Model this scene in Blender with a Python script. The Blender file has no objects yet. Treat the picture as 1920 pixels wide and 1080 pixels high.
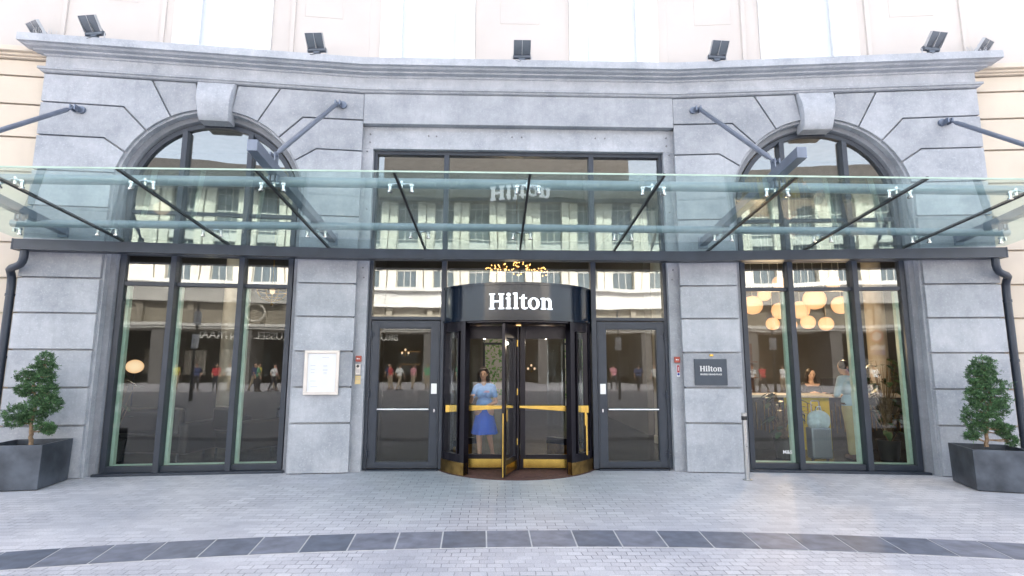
import bpy, bmesh, math, random
from mathutils import Vector, Matrix
R = math.radians
sc = bpy.context.scene
COL = sc.collection
random.seed(7)

# ------------------------------------------------------------------ camera, sky, sun, exposure
cam_d = bpy.data.cameras.new('camera')
cam = bpy.data.objects.new('camera', cam_d)
COL.objects.link(cam)
sc.camera = cam
P_, Y_, Q_ = 0.1406, 0.0266, 0.0029
fw = Vector((math.sin(Y_)*math.cos(P_), math.cos(Y_)*math.cos(P_), math.sin(P_)))
rt = Vector((math.cos(Y_), -math.sin(Y_), 0)); up = rt.cross(fw)
rt2 = rt*math.cos(Q_)+up*math.sin(Q_); up2 = -rt*math.sin(Q_)+up*math.cos(Q_)
mw = Matrix((rt2, up2, -fw)).transposed().to_4x4()
mw.translation = (-0.3445, -8.569, 1.6)
cam.matrix_world = mw
cam_d.sensor_width = 36; cam_d.lens = 36*1029.2/1920
cam_d.clip_end = 2000; cam_d.clip_start = 0.05

SUN_EL, SUN_AZ = 42, 8          # the sun stands behind the hotel, so the front is in open shade
world = bpy.data.worlds.new('World'); sc.world = world; world.use_nodes = True
nt = world.node_tree; nt.nodes.clear()
sky = nt.nodes.new('ShaderNodeTexSky'); sky.sky_type = 'NISHITA'; sky.sun_disc = False
sky.sun_elevation = R(SUN_EL); sky.sun_rotation = R(SUN_AZ); sky.air_density = 1.0; sky.dust_density = 3.0; sky.ozone_density = 1.0
bg = nt.nodes.new('ShaderNodeBackground'); bg.inputs[1].default_value = 0.15
wo = nt.nodes.new('ShaderNodeOutputWorld')
hs = nt.nodes.new('ShaderNodeHueSaturation'); hs.inputs['Saturation'].default_value = .42   # a milky, hazy sky
nt.links.new(sky.outputs[0], hs.inputs['Color']); nt.links.new(hs.outputs[0], bg.inputs[0]); nt.links.new(bg.outputs[0], wo.inputs[0])
sun_d = bpy.data.lights.new('sun', 'SUN'); sun_d.energy = 3.4; sun_d.angle = R(0.5); sun_d.color = (1, .95, .88)
sun = bpy.data.objects.new('sun', sun_d); COL.objects.link(sun)
sd = Vector((math.sin(R(SUN_AZ))*math.cos(R(SUN_EL)), math.cos(R(SUN_AZ))*math.cos(R(SUN_EL)), math.sin(R(SUN_EL))))
sun.rotation_euler = sd.to_track_quat('Z', 'Y').to_euler()
sc.view_settings.view_transform = 'Standard'; sc.view_settings.look = 'None'
sc.view_settings.exposure = 2.62; sc.view_settings.gamma = 1
sc.render.engine = 'CYCLES'
sc.cycles.max_bounces = 10; sc.cycles.transparent_max_bounces = 24; sc.cycles.glossy_bounces = 5

# ------------------------------------------------------------------ materials
MAT = {}
def new_mat(name):
    m = bpy.data.materials.new(name); m.use_nodes = True
    n = m.node_tree; n.nodes.clear()
    out = n.nodes.new('ShaderNodeOutputMaterial')
    MAT[name] = m
    return m, n, out
def N(n, t, **kw):
    x = n.nodes.new(t)
    for k, v in kw.items(): setattr(x, k, v)
    return x
def pbr(name, col, rough=.6, metal=0, var=.12, scale=6, bump=0, bscale=None, col2=None, detail=6, spec=None, emit=None, es=0):
    """principled with a noise-broken colour and optional bump"""
    m, n, out = new_mat(name)
    b = N(n, 'ShaderNodeBsdfPrincipled'); n.links.new(b.outputs[0], out.inputs[0])
    b.inputs['Roughness'].default_value = rough; b.inputs['Metallic'].default_value = metal
    if spec is not None: b.inputs['Specular IOR Level'].default_value = spec
    if emit: b.inputs['Emission Color'].default_value = (*emit, 1); b.inputs['Emission Strength'].default_value = es
    tc = N(n, 'ShaderNodeTexCoord')
    no = N(n, 'ShaderNodeTexNoise'); no.inputs['Scale'].default_value = scale; no.inputs['Detail'].default_value = detail
    n.links.new(tc.outputs['Object'], no.inputs['Vector'])
    cr = N(n, 'ShaderNodeValToRGB')
    c2 = col2 or tuple(c*(1-var) for c in col); c1 = col if col2 else tuple(min(1, c*(1+var*.5)) for c in col)
    cr.color_ramp.elements[0].color = (*c2, 1); cr.color_ramp.elements[1].color = (*c1, 1)
    cr.color_ramp.elements[0].position = .35; cr.color_ramp.elements[1].position = .65
    n.links.new(no.outputs['Fac'], cr.inputs[0]); n.links.new(cr.outputs[0], b.inputs['Base Color'])
    if bump:
        nb = N(n, 'ShaderNodeTexNoise'); nb.inputs['Scale'].default_value = bscale or scale*8; nb.inputs['Detail'].default_value = 5
        n.links.new(tc.outputs['Object'], nb.inputs['Vector'])
        bp = N(n, 'ShaderNodeBump'); bp.inputs['Strength'].default_value = bump; bp.inputs['Distance'].default_value = .01
        n.links.new(nb.outputs['Fac'], bp.inputs['Height']); n.links.new(bp.outputs[0], b.inputs['Normal'])
    return m
def glass(name, tint=(.86, .9, .88), base=.10, rough=0.0, wav=0.0, boost=1.0, dust=0):
    """architectural pane: clear transmission plus a mirror share that grows at grazing angles"""
    m, n, out = new_mat(name)
    tr = N(n, 'ShaderNodeBsdfTransparent'); tr.inputs[0].default_value = (*tint, 1)
    gl = N(n, 'ShaderNodeBsdfGlossy'); gl.inputs['Roughness'].default_value = rough; gl.inputs[0].default_value = (1, 1, 1, 1)
    lw = N(n, 'ShaderNodeFresnel')
    gm = N(n, 'ShaderNodeNewGeometry'); ior = N(n, 'ShaderNodeMapRange'); ior.inputs[3].default_value = 1.5; ior.inputs[4].default_value = 1/1.5   # same share on both faces of the pane
    n.links.new(gm.outputs['Backfacing'], ior.inputs[0]); n.links.new(ior.outputs[0], lw.inputs['IOR'])
    ma = N(n, 'ShaderNodeMath', operation='MULTIPLY_ADD'); ma.inputs[1].default_value = boost; ma.inputs[2].default_value = base; ma.use_clamp = True
    n.links.new(lw.outputs[0], ma.inputs[0])
    mx = N(n, 'ShaderNodeMixShader')
    n.links.new(ma.outputs[0], mx.inputs[0]); n.links.new(tr.outputs[0], mx.inputs[1]); n.links.new(gl.outputs[0], mx.inputs[2])
    n.links.new(mx.outputs[0], out.inputs[0])
    if dust:      # a film of dust and dried rain on the panes
        tc = N(n, 'ShaderNodeTexCoord'); nd = N(n, 'ShaderNodeTexNoise'); nd.inputs['Scale'].default_value = 2.3; nd.inputs['Detail'].default_value = 9; nd.inputs['Roughness'].default_value = .7
        n.links.new(tc.outputs['Object'], nd.inputs['Vector'])
        md = N(n, 'ShaderNodeMapRange'); md.inputs[1].default_value = .4; md.inputs[2].default_value = .75; md.inputs[3].default_value = dust*.3; md.inputs[4].default_value = dust
        n.links.new(nd.outputs['Fac'], md.inputs[0])
        df = N(n, 'ShaderNodeBsdfTranslucent'); df.inputs[0].default_value = (.75, .80, .78, 1); m9 = N(n, 'ShaderNodeMixShader')
        n.links.new(md.outputs[0], m9.inputs[0]); n.links.new(mx.outputs[0], m9.inputs[1]); n.links.new(df.outputs[0], m9.inputs[2]); n.links.new(m9.outputs[0], out.inputs[0])
    if wav:
        tc = N(n, 'ShaderNodeTexCoord'); no = N(n, 'ShaderNodeTexNoise'); no.inputs['Scale'].default_value = 1.1; no.inputs['Detail'].default_value = 1
        n.links.new(tc.outputs['Object'], no.inputs['Vector'])
        bp = N(n, 'ShaderNodeBump'); bp.inputs['Strength'].default_value = 1; bp.inputs['Distance'].default_value = wav
        n.links.new(no.outputs['Fac'], bp.inputs['Height'])
        n.links.new(bp.outputs[0], gl.inputs['Normal'])
    return m
def emis(name, col, s):
    m, n, out = new_mat(name)
    e = N(n, 'ShaderNodeEmission'); e.inputs[0].default_value = (*col, 1); e.inputs[1].default_value = s
    n.links.new(e.outputs[0], out.inputs[0]); return m

def stone_mat(name, dark, light, stain):
    m, n, out = new_mat(name)
    b = N(n, 'ShaderNodeBsdfPrincipled'); n.links.new(b.outputs[0], out.inputs[0]); b.inputs['Roughness'].default_value = .75
    tc = N(n, 'ShaderNodeTexCoord')
    def noise(s, d=6, r=.6, vec=None):
        x = N(n, 'ShaderNodeTexNoise'); x.inputs['Scale'].default_value = s; x.inputs['Detail'].default_value = d; x.inputs['Roughness'].default_value = r
        n.links.new(vec or tc.outputs['Object'], x.inputs['Vector']); return x.outputs['Fac']
    cr = N(n, 'ShaderNodeValToRGB'); n.links.new(noise(1.7, 12, .78), cr.inputs[0])
    cr.color_ramp.elements[0].position = .36; cr.color_ramp.elements[1].position = .64
    cr.color_ramp.elements[0].color = (*dark, 1); cr.color_ramp.elements[1].color = (*light, 1)
    # pale fossil fleck
    fl = N(n, 'ShaderNodeValToRGB'); n.links.new(noise(38, 4, .7), fl.inputs[0])
    fl.color_ramp.elements[0].position = .56; fl.color_ramp.elements[1].position = .68
    fl.color_ramp.elements[0].color = (0, 0, 0, 1); fl.color_ramp.elements[1].color = (.35, .35, .35, 1)
    mx = N(n, 'ShaderNodeMixRGB', blend_type='MIX'); n.links.new(fl.outputs[0], mx.inputs[0]); n.links.new(cr.outputs[0], mx.inputs[1]); mx.inputs[2].default_value = (*[min(1, c*1.45) for c in light], 1)
    # rain streaks that run down the stone
    mp = N(n, 'ShaderNodeMapping'); mp.inputs['Scale'].default_value = (9, 9, .7); n.links.new(tc.outputs['Object'], mp.inputs[0])
    st = N(n, 'ShaderNodeValToRGB'); n.links.new(noise(1.6, 6, .6, mp.outputs[0]), st.inputs[0])
    st.color_ramp.elements[0].position = .5; st.color_ramp.elements[1].position = .74
    st.color_ramp.elements[0].color = (0, 0, 0, 1); st.color_ramp.elements[1].color = (.22, .22, .22, 1)
    m2 = N(n, 'ShaderNodeMixRGB', blend_type='MIX'); n.links.new(st.outputs[0], m2.inputs[0]); n.links.new(mx.outputs[0], m2.inputs[1]); m2.inputs[2].default_value = (*stain, 1)
    # every block a touch different
    g = N(n, 'ShaderNodeNewGeometry'); ra = N(n, 'ShaderNodeMapRange'); ra.inputs[3].default_value = .84; ra.inputs[4].default_value = 1.12
    n.links.new(g.outputs['Random Per Island'], ra.inputs[0])
    m3 = N(n, 'ShaderNodeMixRGB', blend_type='MULTIPLY'); m3.inputs[0].default_value = 1
    n.links.new(m2.outputs[0], m3.inputs[1]); n.links.new(ra.outputs[0], m3.inputs[2])
    n.links.new(m3.outputs[0], b.inputs['Base Color'])
    bp = N(n, 'ShaderNodeBump'); bp.inputs['Strength'].default_value = .35; bp.inputs['Distance'].default_value = .006
    n.links.new(noise(60, 6), bp.inputs['Height']); n.links.new(bp.outputs[0], b.inputs['Normal'])
    return m
STONE = stone_mat('bluestone', (.27, .29, .325), (.43, .445, .48), (.22, .235, .26))
REV = stone_mat('shaded_bluestone', (.17, .18, .20), (.25, .26, .29), (.15, .16, .18))  # bluestone darkened for the reveals: shade under the arch put into the colour
pbr('green_edge', (.42, .56, .47), .4)
pbr('fixing_grey', (.2, .2, .21), .9)  # plain dark grey for the fixings and the post lock
CREAM = pbr('cream_render', (.60, .525, .435), .85, var=.05, scale=1.5, bump=.15, bscale=60)
PINK = pbr('pale_render', (.545, .505, .475), .85, var=.04, scale=1.2, bump=.1, bscale=60)
WHITEP = pbr('white_trim_paint', (.84, .84, .83), .6, var=.03)
pbr('curtain_white', (.85, .86, .86), .9, var=.03, scale=3)
ANTH = pbr('anthracite_metal', (.040, .050, .070), .38, .35, var=.12, scale=4)
FRAME = pbr('frame_paint', (.036, .045, .062), .42, .2, var=.1, scale=5)
STEELB = pbr('blue_grey_steel', (.17, .20, .26), .35, .5, var=.1, scale=7)
pbr('tube_steel', (.26, .31, .34), .4, .4, var=.08)
STEEL = pbr('bright_steel', (.75, .76, .76), .18, 1, var=.05)
pbr('brushed_steel', (.5, .5, .5), .3, 1, var=.1, scale=30)
BLACK = pbr('black_rubber', (.012, .012, .014), .5)
NAVY = pbr('navy_lacquer', (.004, .010, .022), .14, .1, var=.1, scale=2)
DARKM = pbr('dark_bronze', (.012, .010, .016), .3, .4)
BRASS = pbr('brass', (.72, .48, .12), .24, 1, var=.12, scale=9)
pbr('aged_brass', (.34, .21, .07), .35, 1, var=.35, scale=9)
WHITEL = pbr('sign_white', (.85, .87, .9), .4, var=.02, emit=(.9, .95, 1), es=.14)
GW = glass('window_glass', (.92, .95, .935), .0, boost=.85, wav=.0012)
GWU = glass('upper_window_glass', (.84, .89, .885), .075, boost=1.2, wav=.0016)   # coated panes above the transom
GC = glass('canopy_glass', (.865, .955, .935), .012, boost=.9, dust=.07)
GU = glass('upper_glass', (.95, .96, .97), .01)
GR = glass('door_glass', (.93, .95, .95), .0, boost=.9, wav=.0006)

# paving: running bond outside and inside the curved stone band
def paving():
    m, n, out = new_mat('paving')
    b = N(n, 'ShaderNodeBsdfPrincipled'); n.links.new(b.outputs[0], out.inputs[0])
    tc = N(n, 'ShaderNodeTexCoord')
    mn = N(n, 'ShaderNodeTexNoise'); mn.inputs['Scale'].default_value = .9; mn.inputs['Detail'].default_value = 6; mn.inputs['Roughness'].default_value = .7; n.links.new(tc.outputs['Object'], mn.inputs['Vector'])
    mcol = N(n, 'ShaderNodeValToRGB'); n.links.new(mn.outputs['Fac'], mcol.inputs[0]); mcol.color_ramp.elements[0].position = .40; mcol.color_ramp.elements[1].position = .62
    mcol.color_ramp.elements[0].color = (.17, .17, .19, 1); mcol.color_ramp.elements[1].color = (.56, .55, .57, 1)
    def brick(w, h, mort, vec):
        br = N(n, 'ShaderNodeTexBrick'); br.inputs['Scale'].default_value = 1; br.inputs['Brick Width'].default_value = w; br.inputs['Row Height'].default_value = h
        br.inputs['Mortar Size'].default_value = mort; br.inputs['Mortar Smooth'].default_value = .3; br.inputs['Bias'].default_value = 0
        br.inputs['Color1'].default_value = (.61, .595, .62, 1); br.inputs['Color2'].default_value = (.505, .49, .52, 1); br.inputs['Mortar'].default_value = (.30, .30, .325, 1); n.links.new(mcol.outputs[0], br.inputs['Mortar'])
        n.links.new(vec, br.inputs['Vector']); return br
    # slight wander so that the rows are not ruled
    nz = N(n, 'ShaderNodeTexNoise'); nz.inputs['Scale'].default_value = 2.2; nz.inputs['Detail'].default_value = 4; n.links.new(tc.outputs['Object'], nz.inputs['Vector'])
    vm = N(n, 'ShaderNodeVectorMath', operation='MULTIPLY_ADD'); vm.inputs[1].default_value = (.07, .07, 0)
    n.links.new(nz.outputs['Color'], vm.inputs[0]); n.links.new(tc.outputs['Object'], vm.inputs[2])
    big = brick(.20, .105, .0045, vm.outputs[0]); small = brick(.125, .09, .0045, vm.outputs[0])
    ds = N(n, 'ShaderNodeVectorMath', operation='DISTANCE'); ds.inputs[1].default_value = (.1, -22.93, 0); n.links.new(tc.outputs['Object'], ds.inputs[0])
    gt = N(n, 'ShaderNodeMath', operation='GREATER_THAN'); gt.inputs[1].default_value = 19.8; n.links.new(ds.outputs['Value'], gt.inputs[0])
    mx = N(n, 'ShaderNodeMixRGB'); n.links.new(gt.outputs[0], mx.inputs[0]); n.links.new(small.outputs['Color'], mx.inputs[1]); n.links.new(big.outputs['Color'], mx.inputs[2])
    mf = N(n, 'ShaderNodeMixRGB'); n.links.new(gt.outputs[0], mf.inputs[0]); n.links.new(small.outputs['Fac'], mf.inputs[1]); n.links.new(big.outputs['Fac'], mf.inputs[2])
    # wear and dirt patches
    w1 = N(n, 'ShaderNodeTexNoise'); w1.inputs['Scale'].default_value = .55; w1.inputs['Detail'].default_value = 7; w1.inputs['Roughness'].default_value = .65; n.links.new(tc.outputs['Object'], w1.inputs['Vector'])
    c1 = N(n, 'ShaderNodeValToRGB'); n.links.new(w1.outputs['Fac'], c1.inputs[0]); c1.color_ramp.elements[0].position = .3; c1.color_ramp.elements[1].position = .6
    c1.color_ramp.elements[0].color = (.70, .72, .77, 1); c1.color_ramp.elements[1].color = (1.04, 1.03, 1.03, 1)
    m1 = N(n, 'ShaderNodeMixRGB', blend_type='MULTIPLY'); m1.inputs[0].default_value = 1; n.links.new(mx.outputs[0], m1.inputs[1]); n.links.new(c1.outputs[0], m1.inputs[2])
    w2 = N(n, 'ShaderNodeTexNoise'); w2.inputs['Scale'].default_value = 90; w2.inputs['Detail'].default_value = 4; n.links.new(tc.outputs['Object'], w2.inputs['Vector'])
    c2 = N(n, 'ShaderNodeValToRGB'); n.links.new(w2.outputs['Fac'], c2.inputs[0]); c2.color_ramp.elements[0].position = .3; c2.color_ramp.elements[1].position = .7
    c2.color_ramp.elements[0].color = (.8, .8, .8, 1); c2.color_ramp.elements[1].color = (1.15, 1.15, 1.15, 1)
    m2 = N(n, 'ShaderNodeMixRGB', blend_type='MULTIPLY'); m2.inputs[0].default_value = 1; n.links.new(m1.outputs[0], m2.inputs[1]); n.links.new(c2.outputs[0], m2.inputs[2])
    # small dark spots (old gum, oil)
    w3 = N(n, 'ShaderNodeTexNoise'); w3.inputs['Scale'].default_value = 3.1; w3.inputs['Detail'].default_value = 8; w3.inputs['Roughness'].default_value = .8; n.links.new(tc.outputs['Object'], w3.inputs['Vector'])
    c3 = N(n, 'ShaderNodeValToRGB'); n.links.new(w3.outputs['Fac'], c3.inputs[0]); c3.color_ramp.elements[0].position = .63; c3.color_ramp.elements[1].position = .70
    c3.color_ramp.elements[0].color = (1, 1, 1, 1); c3.color_ramp.elements[1].color = (.6, .6, .6, 1)
    m3 = N(n, 'ShaderNodeMixRGB', blend_type='MULTIPLY'); m3.inputs[0].default_value = 1; n.links.new(m2.outputs[0], m3.inputs[1]); n.links.new(c3.outputs[0], m3.inputs[2])
    # darker, greener stones in an uneven patch in front of the doors
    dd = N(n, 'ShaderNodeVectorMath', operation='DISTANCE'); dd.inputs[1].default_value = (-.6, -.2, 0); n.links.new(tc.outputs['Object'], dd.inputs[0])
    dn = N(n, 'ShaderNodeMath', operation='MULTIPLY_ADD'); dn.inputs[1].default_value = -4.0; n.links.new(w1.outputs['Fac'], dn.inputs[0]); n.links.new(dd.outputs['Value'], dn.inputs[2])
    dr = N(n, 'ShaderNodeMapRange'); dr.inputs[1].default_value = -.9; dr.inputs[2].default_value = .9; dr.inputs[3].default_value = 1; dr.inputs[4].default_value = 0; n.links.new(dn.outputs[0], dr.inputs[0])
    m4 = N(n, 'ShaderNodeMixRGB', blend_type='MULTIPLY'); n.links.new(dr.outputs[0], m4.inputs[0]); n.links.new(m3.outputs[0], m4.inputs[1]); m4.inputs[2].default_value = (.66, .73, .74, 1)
    # chewing gum trodden flat: small round spots, some pale, some dark
    vo = N(n, 'ShaderNodeTexVoronoi'); vo.inputs['Scale'].default_value = 2.1; n.links.new(tc.outputs['Object'], vo.inputs['Vector'])
    vt = N(n, 'ShaderNodeMath', operation='LESS_THAN'); vt.inputs[1].default_value = .045; n.links.new(vo.outputs['Distance'], vt.inputs[0])
    vc = N(n, 'ShaderNodeSeparateColor'); n.links.new(vo.outputs['Color'], vc.inputs[0]); vr = N(n, 'ShaderNodeValToRGB'); n.links.new(vc.outputs[0], vr.inputs[0])
    vr.color_ramp.interpolation = 'CONSTANT'; vr.color_ramp.elements[0].color = (.68, .68, .70, 1); vr.color_ramp.elements[1].color = (1, 1, 1, 1); vr.color_ramp.elements[1].position = .35
    e2 = vr.color_ramp.elements.new(.85); e2.color = (1.25, 1.25, 1.22, 1)
    m5 = N(n, 'ShaderNodeMixRGB', blend_type='MULTIPLY'); n.links.new(vt.outputs[0], m5.inputs[0]); n.links.new(m4.outputs[0], m5.inputs[1]); n.links.new(vr.outputs[0], m5.inputs[2])
    n.links.new(m5.outputs[0], b.inputs['Base Color'])
    rr = N(n, 'ShaderNodeMapRange'); rr.inputs[3].default_value = .38; rr.inputs[4].default_value = .62; n.links.new(w1.outputs['Fac'], rr.inputs[0]); n.links.new(rr.outputs[0], b.inputs['Roughness'])
    ad = N(n, 'ShaderNodeMath', operation='MULTIPLY_ADD'); ad.inputs[1].default_value = -1.0; n.links.new(mf.outputs[0], ad.inputs[0])
    sm = N(n, 'ShaderNodeMath', operation='MULTIPLY'); sm.inputs[1].default_value = .25; n.links.new(w2.outputs['Fac'], sm.inputs[0]); n.links.new(sm.outputs[0], ad.inputs[2])
    bp = N(n, 'ShaderNodeBump'); bp.inputs['Strength'].default_value = .6; bp.inputs['Distance'].default_value = .006
    n.links.new(ad.outputs[0], bp.inputs['Height']); n.links.new(bp.outputs[0], b.inputs['Normal'])
    return m
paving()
def island_mat(name, a, bcol, rough=.5, scale=7, lo=.7, hi=1.25):
    m, n, out = new_mat(name)
    b = N(n, 'ShaderNodeBsdfPrincipled'); n.links.new(b.outputs[0], out.inputs[0]); b.inputs['Roughness'].default_value = rough
    g = N(n, 'ShaderNodeNewGeometry'); tc = N(n, 'ShaderNodeTexCoord'); no = N(n, 'ShaderNodeTexNoise'); no.inputs['Scale'].default_value = scale; no.inputs['Detail'].default_value = 7
    n.links.new(tc.outputs['Object'], no.inputs['Vector'])
    mx = N(n, 'ShaderNodeMixRGB'); mx.inputs[1].default_value = (*a, 1); mx.inputs[2].default_value = (*bcol, 1); n.links.new(g.outputs['Random Per Island'], mx.inputs[0])
    mr = N(n, 'ShaderNodeMapRange'); mr.inputs[1].default_value = .3; mr.inputs[2].default_value = .7; mr.inputs[3].default_value = lo; mr.inputs[4].default_value = hi; n.links.new(no.outputs['Fac'], mr.inputs[0])
    m2 = N(n, 'ShaderNodeMixRGB', blend_type='MULTIPLY'); m2.inputs[0].default_value = 1; n.links.new(mx.outputs[0], m2.inputs[1]); n.links.new(mr.outputs[0], m2.inputs[2])
    n.links.new(m2.outputs[0], b.inputs['Base Color']); return m
island_mat('slate_tile', (.10, .115, .155), (.20, .205, .25))
island_mat('juniper_leaf', (.028, .072, .034), (.10, .20, .075), .6, 13, .45, 1.7)
island_mat('broad_leaf', (.018, .055, .022), (.04, .10, .035), .4, 5)
island_mat('garden_leaf', (.10, .26, .05), (.26, .46, .10), .6, 2)

# ------------------------------------------------------------------ mesh helpers
A = 2.554; T = .1048
def W(s):
    if s == 0: return lambda u, o, z: (u, o, z)
    return lambda u, o, z: (s*(u+T*o), -(u-A)*T+o, z)
ID = W(0)
class M:
    def __init__(s): s.v = []; s.f = []; s.mi = []
    def add(s, vs, fs, mi=0):
        b = len(s.v); s.v += [tuple(v) for v in vs]; s.f += [[b+i for i in f] for f in fs]; s.mi += [mi]*len(fs); return s
    def box(s, F, u0, u1, o0, o1, z0, z1, mi=0):
        vs = [F(u, o, z) for z in (z0, z1) for o in (o0, o1) for u in (u0, u1)]
        return s.add(vs, [(0, 1, 3, 2), (4, 6, 7, 5), (0, 4, 5, 1), (2, 3, 7, 6), (0, 2, 6, 4), (1, 5, 7, 3)], mi)
    def hexa(s, lo, hi, mi=0):      # lo, hi: two quads
        return s.add(list(lo)+list(hi), [(3, 2, 1, 0), (4, 5, 6, 7), (0, 1, 5, 4), (1, 2, 6, 5), (2, 3, 7, 6), (3, 0, 4, 7)], mi)
    def prism(s, F, pts, o0, o1, mi=0):   # polygon of (u,z) extruded over o
        n = len(pts); vs = [F(u, o0, z) for u, z in pts]+[F(u, o1, z) for u, z in pts]
        return s.add(vs, [list(range(n)), list(range(2*n-1, n-1, -1))]+[(i, (i+1) % n, n+(i+1) % n, n+i) for i in range(n)], mi)
    def zprism(s, pts, z0, z1, mi=0):
        n = len(pts); vs = [(x, y, z0) for x, y in pts]+[(x, y, z1) for x, y in pts]
        return s.add(vs, [list(range(n)), list(range(2*n-1, n-1, -1))]+[(i, (i+1) % n, n+(i+1) % n, n+i) for i in range(n)], mi)
    def tube(s, pts, r, n=12, mi=0, cap=True):
        pts = [Vector(p) for p in pts]; rs = r if isinstance(r, (list, tuple)) else [r]*len(pts)
        vs = []; ref = None
        for i, p in enumerate(pts):
            d = (pts[min(i+1, len(pts)-1)]-pts[max(i-1, 0)]).normalized()
            if ref is None: ref = Vector((0, 0, 1)) if abs(d.z) < .9 else Vector((1, 0, 0))
            a = d.cross(ref).normalized(); b = d.cross(a).normalized(); ref = -d.cross(a) if False else a.cross(d)
            for k in range(n):
                t = 2*math.pi*k/n; vs.append(p+(a*math.cos(t)+b*math.sin(t))*rs[i])
        fs = []
        for i in range(len(pts)-1):
            for k in range(n): fs.append((i*n+k, i*n+(k+1) % n, (i+1)*n+(k+1) % n, (i+1)*n+k))
        if cap: fs += [list(range(n))[::-1], list(range((len(pts)-1)*n, len(pts)*n))]
        return s.add(vs, fs, mi)
    def lathe(s, c, prof, n=20, mi=0, sx=1, sy=1):   # prof: (r, z)
        vs = []; fs = []; cx, cy, cz = c
        for r, z in prof:
            for k in range(n):
                t = 2*math.pi*k/n; vs.append((cx+max(r, 1e-4)*math.cos(t)*sx, cy+max(r, 1e-4)*math.sin(t)*sy, cz+z))
        for i in range(len(prof)-1):
            for k in range(n): fs.append((i*n+k, i*n+(k+1) % n, (i+1)*n+(k+1) % n, (i+1)*n+k))
        fs += [list(range(n))[::-1], list(range((len(prof)-1)*n, len(prof)*n))]
        return s.add(vs, fs, mi)
    def ell(s, c, rx, ry, rz, n=14, m=9, mi=0):
        s.lathe(c, [(math.sin(math.pi*i/m), -math.cos(math.pi*i/m)) for i in range(m+1)], n, mi)
        b = len(s.v)-(m+1)*n
        for i in range(b, len(s.v)):
            x, y, z = s.v[i]; s.v[i] = (c[0]+(x-c[0])*rx, c[1]+(y-c[1])*ry, c[2]+(z-c[2])*rz)
        return s
    def arc(s, cx, cy, r0, r1, a0, a1, z0, z1, n=24, mi=0):   # curved slab; angles measured from -Y, positive to +X
        vs = []; fs = []
        for i in range(n+1):
            a = a0+(a1-a0)*i/n
            for r in (r0, r1):
                for z in (z0, z1): vs.append((cx+r*math.sin(a), cy-r*math.cos(a), z))
        for i in range(n):
            b = i*4; q = b+4
            fs += [(b, q, q+1, b+1), (b+2, b+3, q+3, q+2), (b+1, q+1, q+3, b+3), (b, b+2, q+2, q)]
        fs += [(0, 1, 3, 2), (n*4, n*4+2, n*4+3, n*4+1)]
        return s.add(vs, fs, mi)
    def build(s, name, mats, parent=None, bevel=0, smooth=False, loc=None, normals=True):
        me = bpy.data.meshes.new(name); me.from_pydata(s.v, [], s.f)
        ml = mats if isinstance(mats, (list, tuple)) else [mats]
        for m in ml: me.materials.append(MAT[m] if isinstance(m, str) else m)
        for p, i in zip(me.polygons, s.mi): p.material_index = i; p.use_smooth = smooth
        if normals:
            bm = bmesh.new(); bm.from_mesh(me); bmesh.ops.recalc_face_normals(bm, faces=bm.faces); bm.to_mesh(me); bm.free()
        o = bpy.data.objects.new(name, me); COL.objects.link(o)
        if smooth:
            try: me.set_sharp_from_angle(angle=R(40))
            except Exception: pass
        if parent: o.parent = parent
        if loc: o.location = loc
        if bevel:
            b = o.modifiers.new('bevel', 'BEVEL'); b.width = bevel; b.segments = 2; b.limit_method = 'ANGLE'; b.angle_limit = R(35)
        return o
def tag(o, label, cat, group=None, kind=None):
    if label: o['label'] = label
    if cat: o['category'] = cat
    if group: o['group'] = group
    if kind: o['kind'] = kind
    return o
def thing(name, label, cat, loc=(0, 0, 0), rz=0, group=None):
    o = bpy.data.objects.new(name, None); COL.objects.link(o); o.location = loc; o.rotation_euler = (0, 0, rz)
    return tag(o, label, cat, group)
def dup(root, loc, rz, label, remat=None):
    r = root.copy(); COL.objects.link(r); r.location = loc; r.rotation_euler = (0, 0, rz); r['label'] = label
    for ch in list(root.children):
        c = ch.copy(); COL.objects.link(c); c.parent = r
        for g in ch.children:
            d = g.copy(); COL.objects.link(d); d.parent = c
        if remat and ch.name.split('.')[0] in remat:
            c.material_slots[0].link = 'OBJECT'; c.material_slots[0].material = remat[ch.name.split('.')[0]]
    return r
def text_obj(name, s, size, mat, parent=None, ext=.004, align='CENTER', offset=0, xform=None):
    cu = bpy.data.curves.new('txt', 'FONT'); cu.body = s; cu.size = size; cu.extrude = ext; cu.align_x = align; cu.align_y = 'CENTER'; cu.offset = offset
    t = bpy.data.objects.new('txt', cu); COL.objects.link(t); bpy.context.view_layer.update()
    me = bpy.data.meshes.new_from_object(t.evaluated_get(bpy.context.evaluated_depsgraph_get()))
    bpy.data.objects.remove(t); bpy.data.curves.remove(cu)
    me.materials.clear(); me.materials.append(MAT[mat] if isinstance(mat, str) else mat)
    if xform:
        for v in me.vertices: v.co = xform(v.co.x, v.co.y, v.co.z)
    o = bpy.data.objects.new(name, me); COL.objects.link(o)
    if parent: o.parent = parent
    return o
def inset(pts, d):
    n = len(pts); ar = sum(pts[i][0]*pts[(i+1) % n][1]-pts[(i+1) % n][0]*pts[i][1] for i in range(n))
    if ar < 0: pts = pts[::-1]
    out = []
    for i in range(n):
        p0 = Vector(pts[i-1]); p1 = Vector(pts[i]); p2 = Vector(pts[(i+1) % n])
        a = (p1-p0).normalized(); b = (p2-p1).normalized(); na = Vector((-a.y, a.x)); nb = Vector((-b.y, b.x))
        k = na+nb; k = k/max(.35, k.dot(k)/2) if k.length > 1e-6 else na
        q = p1+k*d; out.append((q.x, q.y))
    return out

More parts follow.
